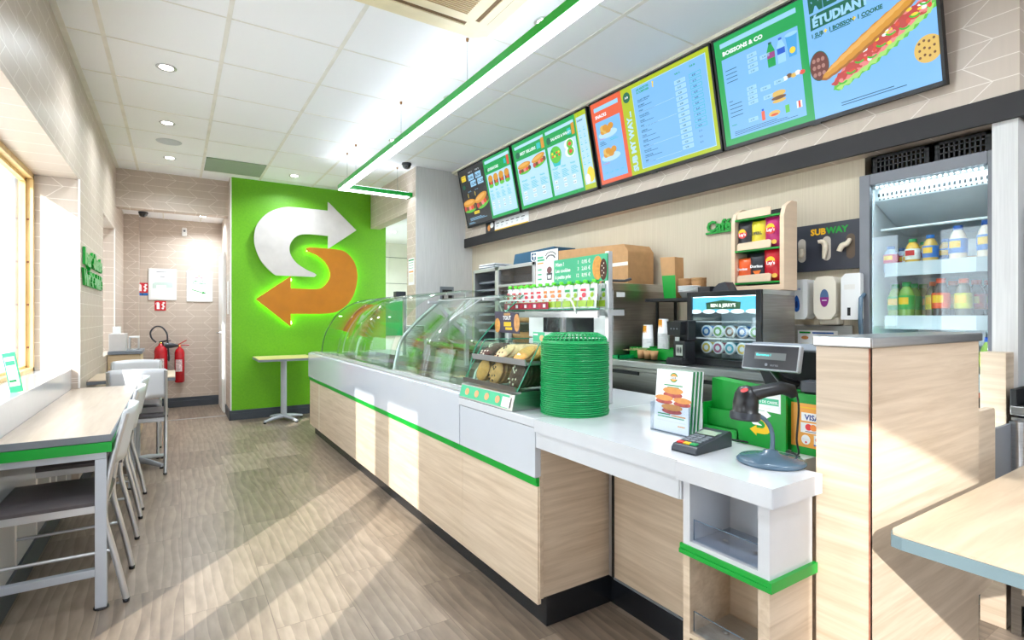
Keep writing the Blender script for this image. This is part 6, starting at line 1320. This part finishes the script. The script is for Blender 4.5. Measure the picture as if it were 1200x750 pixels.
def s4(m):
    R(m, U0, V0, 0.475, V1, E_GRN); R(m, 0.475, V0, U1, V1, E_BLUE, 1); R(m, 0.045, 0.57, 0.44, 0.595, E_LBL, 2); Tx(m, 'BOISSONS & CO', 0.055, 0.525, 0.030, E_WHT, 3, bold=0.045); R(m, 0.045, 0.055, 0.44, 0.505, E_BLUE, 2)
    def pill(u, w, tx='2,40'): R(m, u, w, u + 0.05, w + 0.020, E_PALE, 3); R(m, u + 0.002, w + 0.002, u + 0.048, w + 0.018, E_LBL, 4); Tx(m, tx, u + 0.010, w + 0.005, 0.013, E_TXT, 5)
    for k in range(4): pill(0.185, 0.455 - k * 0.028); lines(m, 0.06, 0.435 - k * 0.022, 1, 0.09, E_TXT)
    pill(0.25, 0.418); lines(m, 0.06, 0.26, 1, 0.03, E_TXT)
    for k in range(4): pill(0.165, 0.285 - k * 0.026); lines(m, 0.06, 0.24 - k * 0.022, 1, 0.10, E_TXT)
    pill(0.235, 0.255); pill(0.305, 0.262); pill(0.245, 0.205); pill(0.155, 0.115, '6,90'); lines(m, 0.06, 0.125, 1, 0.04, E_GRN); lines(m, 0.07, 0.085, 3, 0.33, E_TXT, dz=0.009, th=0.003)
    for u, c_, cc in ((0.305, E_GRN, E_DG), (0.355, E_LBL, emit('screen_deep_blue', (30, 90, 200), B_))): m.poly([(u - 0.019, 0.36), (u + 0.019, 0.36), (u + 0.02, 0.44), (u + 0.008, 0.475), (u - 0.008, 0.475), (u - 0.02, 0.44)], c_, 3, Y0_); R(m, u - 0.008, 0.475, u + 0.008, 0.487, cc, 4); R(m, u - 0.019, 0.405, u + 0.019, 0.435, emit('screen_magenta', (150, 60, 130), B_) if c_ is E_GRN else cc, 4)
    m.poly([(0.39, 0.37), (0.425, 0.37), (0.435, 0.48), (0.38, 0.48)], emit('screen_cup_blue', (70, 160, 220), B_), 3, Y0_); m.ell(0.408, 0.40, 0.014, 0.016, E_YEL, 4, Y0_); m.ell(0.408, 0.48, 0.03, 0.010, E_LBL, 4, Y0_)
    for k in range(5): m.ell(0.36 + 0.02 * k, 0.275 + 0.006 * (k % 2), 0.014, 0.012, (E_WHT, E_BRN, E_CK, E_WHT, E_TOM)[k], 3, Y0_, n=9)
    m.ell(0.32, 0.213, 0.036, 0.016, E_CK, 4, Y0_); m.ell(0.32, 0.192, 0.038, 0.010, E_BRN, 5, Y0_, n=10); m.ell(0.32, 0.176, 0.034, 0.010, E_CK, 4, Y0_)
    R(m, 0.225, 0.10, 0.242, 0.15, E_ORG, 3); R(m, 0.228, 0.15, 0.239, 0.162, emit('screen_deep_blue', (30, 90, 200), B_), 3); m.ell(0.29, 0.118, 0.03, 0.016, E_CK, 3, Y0_, n=10); m.ell(0.29, 0.112, 0.02, 0.006, E_TOM, 4, Y0_, n=8); R(m, 0.345, 0.10, 0.365, 0.14, E_LEAF, 3); R(m, 0.40, 0.105, 0.425, 0.14, E_WHT, 3); R(m, 0.408, 0.105, 0.418, 0.14, E_TOM, 4)
    # student menu
    Tx(m, 'MENU', 0.50, 0.535, 0.098, E_DG, 4, bold=0.06, ang=0.02); m.poly([(0.50, 0.448), (0.775, 0.453), (0.782, 0.522), (0.503, 0.518)], E_DG, 3, Y0_); Tx(m, 'ÉTUDIANT', 0.513, 0.461, 0.058, E_LBL, 4, bold=0.055)
    Tx(m, '1 SUB', 0.50, 0.412, 0.026, E_DG, 4, bold=0.05); Tx(m, '+', 0.568, 0.412, 0.03, E_YEL, 4, bold=0.06); Tx(m, '1 BOISSON', 0.593, 0.412, 0.026, E_DG, 4, bold=0.05); Tx(m, '+', 0.712, 0.412, 0.03, E_YEL, 4, bold=0.06); Tx(m, '1 COOKIE', 0.735, 0.412, 0.026, E_DG, 4, bold=0.05)
    for a, b in ((0.515, 0.555), (0.60, 0.70), (0.755, 0.80)): R(m, a, 0.405, b, 0.409, E_DG, 4)
    Tx(m, '-15', 0.88, 0.52, 0.095, E_DG, 4, bold=0.05)
    m.ell(0.527, 0.27, 0.052, 0.072, E_DG, 3, Y0_, n=26); m.ell(0.527, 0.27, 0.049, 0.068, E_COLA, 4, Y0_, n=26)
    for k in range(9): m.ell(0.50 + 0.024 * (k % 3), 0.232 + 0.034 * (k // 3), 0.010, 0.011, emit('screen_ice', (168, 120, 112), B_), 5 + k % 2, Y0_, n=8)
    # the long sandwich, from lower left to upper right
    a0, b0, a1, b1 = 0.560, 0.165, 1.06, 0.395
    dx, dy = a1 - a0, b1 - b0; Ln = math.hypot(dx, dy); ux, uy = dx / Ln, dy / Ln
    def q(t_, o_): return (min(U1, a0 + ux * t_ * Ln - uy * o_), b0 + uy * t_ * Ln + ux * o_)
    def band(lo, hi, mt, L, wob=0.0, t0=0.0, t1=1.0, ph=0.0):
        lo *= 0.95; hi *= 0.95
        n = 30; top = []; bot = []
        for k in range(n + 1):
            f = k / n; t_ = t0 + (t1 - t0) * f; e = math.sin(min(1, max(0.0, f * 1.0)) * PI) ** 0.35 if 0 < f < 1 else 0
            mid = (lo + hi) / 2; hh = (hi - lo) / 2 * e
            top.append(q(t_, mid + hh + wob * math.sin(k * 1.9 + ph))); bot.append(q(t_, mid - hh + wob * math.sin(k * 2.3 + 1 + ph)))
        m.poly(bot + top[::-1], mt, L, Y0_)
    band(-0.085, -0.005, E_LEAF, 3, 0.007, 0.02, 1.0); band(-0.078, -0.03, emit('screen_lettuce', (160, 216, 110), B_), 4, 0.008, 0.05, 0.97, 1.5)
    band(-0.06, 0.02, E_PINK, 5, 0.004, 0.05, 0.98); band(-0.045, 0.012, E_MEAT, 6, 0.008, 0.03, 0.96, 2.0)
    rr = random.Random(5)
    for k in range(46):
        t_ = 0.06 + 0.88 * rr.random(); o_ = -0.05 + 0.06 * rr.random(); c = q(t_, o_); m.ell(c[0], c[1], 0.008 + 0.012 * rr.random(), 0.005 + 0.006 * rr.random(), rr.choice([E_TOM, E_PINK, E_MEAT, E_WHT, E_TOM, E_YEL]), 7 + k % 4, Y0_, n=8)
    for k in range(9): c = q(0.13 + 0.1 * k, -0.035 + 0.012 * (k % 3)); m.poly([(c[0] + 0.026 * math.cos(a), c[1] + 0.018 * math.sin(a)) for a in [3.4 + 0.3 * j for j in range(9)]] + [(c[0] + 0.018 * math.cos(a), c[1] + 0.010 * math.sin(a)) for a in [3.4 + 0.3 * (8 - j) for j in range(9)]], emit('screen_pepper', (60, 180, 40), B_), 12, Y0_)
    band(0.005, 0.078, E_BUN2, 13, 0.002, -0.02, 0.97); band(0.018, 0.076, E_BUN, 14, 0.002, 0.0, 0.96, 1.0); band(0.045, 0.070, emit('screen_bun_light', (226, 170, 84), B_), 15, 0.002, 0.05, 0.9, 2.0)
    m.poly([(min(U1, 1.025 + 0.058 * math.cos(a)), 0.170 + 0.058 * math.sin(a)) for a in [2 * PI * j / 26 for j in range(26)]], E_CK, 3, Y0_)
    for k in range(12): m.ell(min(U1 - 0.006, 0.990 + 0.02 * (k % 4)), 0.140 + 0.03 * (k // 4) + 0.008 * (k % 2), 0.006, 0.006, E_BRN, 4, Y0_, n=7)
    lines(m, 0.62, 0.058, 2, 0.36, E_TXT, dz=0.012, th=0.004)
screen('menu screen with dark left third and green burger menu, farthest from the camera', 5.30, s1, ((0, 0), (0.40, 0.56), (1.083, 1.083)))
screen('menu screen with two green bordered menus of subs and salads and a lime strip', 4.195, s2, ((0, 0), (0.42, 0.52), (0.82, 0.935), (1.083, 1.083)))
screen('menu screen with orange snack column and long lime framed price list', 3.08, s3)
screen('menu screen with drinks list and giant sandwich, nearest the camera', 1.985, s4, ((0, 0), (0.475, 0.535), (1.083, 1.083)))
t = thing('price_strip', 'narrow white price strip with food picture stuck below the farthest screen', 'poster', (2.838, 4.97, 2.132), WEST)
m = MB(); m.box(0, 0, 0, 0.82, 0.002, 0.115, M_PAPER); m.rect(0, 0, 0.19, 0.115, M_BLACK, 2); m.ell(0.07, 0.05, 0.03, 0.035, M_BUN, 3); m.ell(0.13, 0.07, 0.035, 0.03, M_PAPER, 3); m.rect(0.19, 0, 0.82, 0.012, M_YEL, 2)
for k in range(6): m.rect(0.22 + k * 0.095, 0.07, 0.28 + k * 0.095, 0.078, M_TXT, 3); m.text('%d,50' % (k + 1), 0.225 + k * 0.095, 0.04, 0.02, M_TXT, 3)
m.build('strip', t)

# ================================================================== ON THE WALLS
# arrow emblem on the green wall, two separate panels
k_ = 1 / 2.273 * 0.01062 * 1.018
KX, KZ_ = k_ * 0.94, k_ * 1.03
def emb(name, label, P, mt, light):
    t = thing(name, label, 'wall sign', (1.41, 7.048, 1.905))
    m = MB(); Q = [((p[0] - 268) * KX, (290 - p[1]) * KZ_) for p in P][::-1]
    m.prism(Q, -0.075, -0.045, mt); m.build('panel', t, bevel=0.003)
    if light:
        c = (sum(q[0] for q in Q) / len(Q), sum(q[1] for q in Q) / len(Q))
        n_ = len(Q); ins = []
        for i in range(n_):
            a, b_, d_ = Vector(Q[i - 1]), Vector(Q[i]), Vector(Q[(i + 1) % n_]); tv = (d_ - a).normalized(); ins.append((b_.x - tv.y * 0.038, b_.y + tv.x * 0.038))
        ar = sum(Q[i][0] * Q[(i + 1) % n_][1] - Q[(i + 1) % n_][0] * Q[i][1] for i in range(n_))
        if ar < 0: ins = [(2 * Q[i][0] - ins[i][0], 2 * Q[i][1] - ins[i][1]) for i in range(n_)]
        m = MB(); m.tube([(q[0], -0.030, q[1]) for q in ins], 0.009, emit('green_led', (170, 255, 110), 12), 6, closed=True); m.build('light_tube', t)
    m = MB()
    for q in Q[::5]: m.tube([(q[0] * 0.9, -0.045, q[1] * 0.9), (q[0] * 0.9, 0.0, q[1] * 0.9)], 0.008, M_ALU, 8)
    return t
def smooth(P, keep):
    out = []; n = len(P)
    for i in range(n):
        p0, p1, p2, p3 = P[i - 1], P[i], P[(i + 1) % n], P[(i + 2) % n]
        if i in keep and (i + 1) % n in keep: out.append(p1); continue
        for j in range(4):
            f = j / 4; out.append(tuple(0.5 * (2 * p1[q] + (p2[q] - (p0[q] if i not in keep else p1[q])) * f + (2 * (p0[q] if i not in keep else p1[q]) - 5 * p1[q] + 4 * p2[q] - (p3[q] if (i + 1) % n not in keep else p2[q])) * f * f + (3 * p1[q] - (p0[q] if i not in keep else p1[q]) - 3 * p2[q] + (p3[q] if (i + 1) % n not in keep else p2[q])) * f ** 3) for q in (0, 1)))
    return out
W_ = [(403, 195), (322, 127), (322, 150), (250, 150), (205, 153), (165, 170), (138, 200), (130, 232), (134, 262), (150, 295), (178, 322), (190, 325), (285, 325), (290, 320), (283, 315), (262, 307), (235, 290), (220, 268), (220, 245), (236, 224), (262, 216), (322, 216), (322, 250)]
Y_ = [(262, 252), (270, 249), (345, 250), (372, 256), (395, 278), (406, 310), (403, 345), (388, 382), (360, 408), (320, 420), (222, 421), (222, 453), (134, 385), (222, 325), (222, 356), (290, 356), (312, 347), (326, 328), (327, 308), (312, 283), (290, 268), (268, 260)]
emb('arrow_sign', 'large warm white curved arrow pointing right on the green wall', smooth(W_, {0, 1, 2, 3, 11, 12, 13, 21, 22}), M_LOGOW, False)
emb('arrow_sign', 'large orange curved arrow pointing left with green light glowing around it', smooth(Y_, {0, 1, 10, 11, 12, 13, 14}), M_ORANGE, True)
# green letters on the left wall
for i, (tx, y, z, sz, lab_) in enumerate((('Ingrédients', 4.80, 1.615, 0.155, 'upper line of raised green lettering on the left wall'), ('Variétésdeblé', 4.76, 1.465, 0.150, 'lower line of raised green lettering on the left wall'))):
    t = thing('wall_lettering', lab_, 'lettering', (-0.558, y, z), PI / 2)
    m = MB(); m.text(tx, 0, 0, sz, M_GREEN, 0, 0, bold=0.06, depth=0.05, sx=1.48 if i == 0 else 1.32); m.build('letters', t)
# corridor signs
BY = 8.468
t = thing('evacuation_plan', 'white snap frame with evacuation plan on the corridor wall', 'notice', (-0.305, BY, 1.45))
m = MB(); m.box(0, -0.012, 0, 0.315, 0, 0.42, M_WP); m.build('frame', t, bevel=0.012, seg=3)
m = MB(); m.rect(0.028, 0.03, 0.288, 0.39, M_PAPER, 4, -0.012); m.rect(0.09, 0.372, 0.22, 0.380, M_GREYP, 6, -0.012); m.poly([(0.045, 0.155), (0.27, 0.17), (0.27, 0.24), (0.08, 0.24), (0.045, 0.215)], mat('plan_green', (206, 224, 216), 0.6), 6, -0.012); m.rect(0.09, 0.16, 0.2, 0.20, M_PAPER, 8, -0.012); m.rect(0.13, 0.31, 0.18, 0.32, M_GREYP, 6, -0.012)
for k in range(5): m.rect(0.05 + k * 0.045, 0.06, 0.075 + k * 0.045, 0.066, M_CGRID, 6, -0.012); m.rect(0.05 + k * 0.045, 0.10, 0.07 + k * 0.045, 0.106, M_CGRID, 6, -0.012)
m.build('plan', t)
t = thing('direction_notice', 'white framed notice with green arrow on the corridor wall', 'notice', (0.125, BY, 1.435))
m = MB(); m.box(0, -0.014, 0, 0.31, 0, 0.42, M_WP); m.build('frame', t, bevel=0.004)
m = MB(); m.rect(0.022, 0.02, 0.288, 0.40, M_PAPER, 4, -0.014)
for a in ((0.03, 0.215, 0.272, 0.218), (0.03, 0.215, 0.033, 0.39), (0.03, 0.387, 0.272, 0.39), (0.269, 0.215, 0.272, 0.39), (0.03, 0.085, 0.262, 0.088), (0.259, 0.085, 0.262, 0.19)): m.rect(*a, mat('pale_green_line', (150, 200, 170), 0.5), 6, -0.014)
m.text('PRIVÉ', 0.145, 0.315, 0.036, M_RED, 6, -0.014, align='CENTER', bold=0.02); m.text('EMPLOYÉS', 0.145, 0.275, 0.030, M_TXTG, 6, -0.014, align='CENTER', bold=0.02); m.text('UNIQUEMENT', 0.15, 0.243, 0.030, M_TXTG, 6, -0.014, align='CENTER', bold=0.02)
m.poly([(0.065, 0.17), (0.19, 0.128), (0.188, 0.145), (0.235, 0.115), (0.178, 0.108), (0.184, 0.121), (0.062, 0.160)], M_GREEN, 6, -0.014); m.ell(0.145, 0.355, 0.008, 0.010, M_ORPAP, 6, -0.014); m.build('notice', t)
def ext_sign(label, x, z, blue):
    t = thing('extinguisher_sign', label, 'safety sign', (x, BY, z))
    m = MB(); m.box(0, -0.003, 0, 0.125, 0, 0.13, M_SIGNRED); m.rect(0.022, 0.02, 0.055, 0.10, M_PAPER, 2, -0.003); m.rect(0.030, 0.10, 0.047, 0.112, M_PAPER, 2, -0.003); m.tube([(0.03, -0.004, 0.108), (0.014, -0.004, 0.10), (0.012, -0.004, 0.08)], 0.003, M_PAPER, 5)
    for k in range(4): m.ell(0.09 + 0.01 * (k % 2), 0.03 + 0.024 * k, 0.015, 0.013, M_PAPER, 2, -0.003, n=8)
    m.build('panel', t)
    if blue: m = MB(); m.box(0, -0.003, -0.035, 0.125, 0, -0.006, M_SIGNBLUE); m.ell(0.0625, -0.02, 0.008, 0.010, M_TXT, 2, -0.003); m.build('lower_strip', t)
ext_sign('red extinguisher sign with blue strip left of the evacuation plan', -0.432, 1.545, True); ext_sign('red extinguisher sign just below the evacuation plan', -0.235, 1.31, False)
def extinguisher(label, x, y, z, r, h, style):
    t = thing('fire_extinguisher', label, 'fire extinguisher', (x, y, z))
    m = MB(); m.lathe([(0, 0), (r * 0.85, 0), (r, 0.015), (r, h * 0.80), (r * 0.8, h * 0.88), (r * 0.35, h * 0.93), (r * 0.32, h * 0.97), (0, h * 0.97)], M_ACRYL, 26); m.build('cylinder', t)
    m = MB(); m.lathe([(r * 1.01, h * 0.30), (r * 1.01, h * 0.62)], mat('extinguisher_label', (226, 196, 196), 0.5, var=0.5, scale=60), 12, a0=-PI / 2 - 0.9, a1=-PI / 2 + 0.5); m.build('label', t)
    m = MB(); m.lathe([(0, h * 0.95), (0.016, h * 0.95), (0.016, h), (0, h)], mat('brass_valve', (200, 160, 70), 0.35, 0.9), 12); m.build('valve', t)
    hm = M_ACRYL if style == 'horn' else M_DGREY
    m = MB(); m.tube([(-0.02, 0, h + 0.005), (0.08, 0, h + (0.065 if style == 'horn' else 0.03))], 0.006, hm, 8); m.tube([(-0.02, 0, h), (0.11, 0, h - 0.002 if style == 'horn' else h + 0.02)], 0.006, hm, 8); m.build('handle', t)
    if style == 'horn':
        m = MB(); m.tube([(-0.015, -0.01, h - 0.005), (-0.05, -0.02, h - 0.002), (-0.09, -0.02, h), (-0.165, -0.02, h + 0.004)], [0.014, 0.022, 0.034, 0.042], M_DGREY, 16); m.build('horn', t)
    else:
        m = MB(); m.hose([(0.02, -0.01, h), (0.09, -0.01, h * 0.55), (0.075, -0.01, h + 0.02), (0.065, -0.01, h + 0.12), (0.01, -0.01, h + 0.20), (-0.06, -0.01, h + 0.205), (-0.11, -0.01, h + 0.14), (-0.10, -0.01, h + 0.06), (-0.05, -0.01, h + 0.0)], 0.010, M_DGREY, 10); m.build('hose', t)
    m = MB(); m.box(-0.015, r * 0.9, h * 0.55, 0.015, 8.469 - y, h * 0.75, M_GREYP); m.build('wall_bracket', t)
extinguisher('red fire extinguisher with black horn on the corridor wall, right one', 0.045, 8.385, 0.345, 0.058, 0.50, 'horn')
extinguisher('red fire extinguisher with looped black hose, left one', -0.165, 8.36, 0.33, 0.075, 0.56, 'hose')
t = thing('motion_sensor', 'small white sensor high on the corridor wall', 'sensor', (0.10, BY, 2.32)); MB().box(-0.03, -0.04, 0, 0.03, 0, 0.12, M_WP).build('case', t, bevel=0.012); MB().disc(0, -0.041, 0.075, 0.014, M_GREYP).build('lens', t)
t = thing('notice', 'narrow white notice on the beige end of the green wall', 'notice', (0.543, 7.30, 1.26), WEST); MB().box(-0.10, -0.006, 0, 0.10, 0, 0.40, M_WP).build('frame', t); m = MB(); lines_ = [m.rect(-0.08, 0.05 + 0.035 * k, 0.08, 0.056 + 0.035 * k, M_CGRID, 2, -0.006) for k in range(9)]; m.build('print', t)
t = thing('schedule_poster', 'white poster with green and orange lists beside the doorway', 'poster', (2.227, 5.665, 1.585), WEST); MB().box(0, -0.002, 0, 0.17, 0, 0.30, M_PAPER).build('sheet', t)
m = MB(); m.rect(0.01, 0.27, 0.16, 0.285, M_GREENP, 3, -0.002)
for k in range(3): m.rect(0.02, 0.245 - k * 0.03, 0.15, 0.250 - k * 0.03, M_GREENP, 3, -0.002)
m.rect(0.02, 0.14, 0.15, 0.155, M_ORPAP, 3, -0.002); m.rect(0.02, 0.03, 0.15, 0.125, M_CREAM, 3, -0.002); m.build('print', t)
t = thing('control_box', 'grey recessed control box on the grey kitchen end wall', 'control box', (2.60, 5.451, 1.42)); MB().box(-0.085, -0.012, 0, 0.085, 0, 0.15, M_GREYP).build('frame', t, bevel=0.003); MB().box(-0.06, -0.016, 0.0, 0.06, -0.012, 0.115, M_BLACKM).box(-0.04, -0.02, 0.01, 0.01, -0.016, 0.08, M_ALU).build('insert', t)
t = thing('green_board', 'green panel seen low in the staff room through the doorway', 'panel', (2.85, 8.78, 0.9)); MB().box(-0.30, -0.01, 0, 0.5, 0, 0.62, M_GREENP).build('panel', t)
# cabinet at the far left, napkin boxes
wc = thing('waste_cabinet', 'oak waste cabinet with grey top by the left wall beyond the tables', 'cabinet', (-0.425, 6.62, 0))
m = MB(); m.box(-0.13, -0.22, 0.06, 0.13, 0.30, 0.855, M_WOODD); m.build('body', wc); m = MB(); m.box(-0.13, -0.235, 0.86, 0.145, 0.305, 0.89, M_GREYP); m.build('top', wc, bevel=0.002); m = MB(); m.box(-0.11, -0.2, 0, 0.11, 0.28, 0.06, M_BASE); m.build('plinth', wc)
t = thing('napkin_box', 'white boxy napkin holder on the grey topped cabinet', 'napkin holder', (-0.49, 6.55, 0.8905)); MB().box(-0.06, -0.12, 0, 0.075, 0.12, 0.17, M_LOGOW).build('case', t, bevel=0.003); MB().box(-0.03, -0.10, 0.1705, 0.03, 0.0, 0.24, M_PAPER).build('napkins', t)
t = thing('tissue_dispenser', 'small white dispenser with open side on the grey topped cabinet', 'dispenser', (-0.37, 6.72, 0.8905)); MB().box(-0.035, -0.09, 0, -0.025, 0.09, 0.13, M_WP).box(-0.035, -0.09, 0.12, 0.05, 0.09, 0.135, M_WP).box(0.04, -0.09, 0.0, 0.05, 0.09, 0.12, M_LOGOW).box(-0.035, -0.09, 0, 0.05, 0.09, 0.008, M_WP).build('case', t)
t = thing('menu_card', 'narrow mint table card leaning on the white window ledge', 'card', (-0.632, 3.36, 0.8725), -0.25); m = MB().at(0, 0, 0, ry=-0.18); m.box(-0.025, -0.002, 0, 0.025, 0.002, 0.19, M_MINT); m.rect(-0.020, 0.03, 0.020, 0.17, M_PAPER, 2, -0.002); m.rect(-0.018, 0.13, 0.018, 0.15, M_MINT, 4, -0.002); m.rect(-0.018, 0.05, 0.01, 0.06, M_GREENP, 4, -0.002); m.build('card', t)
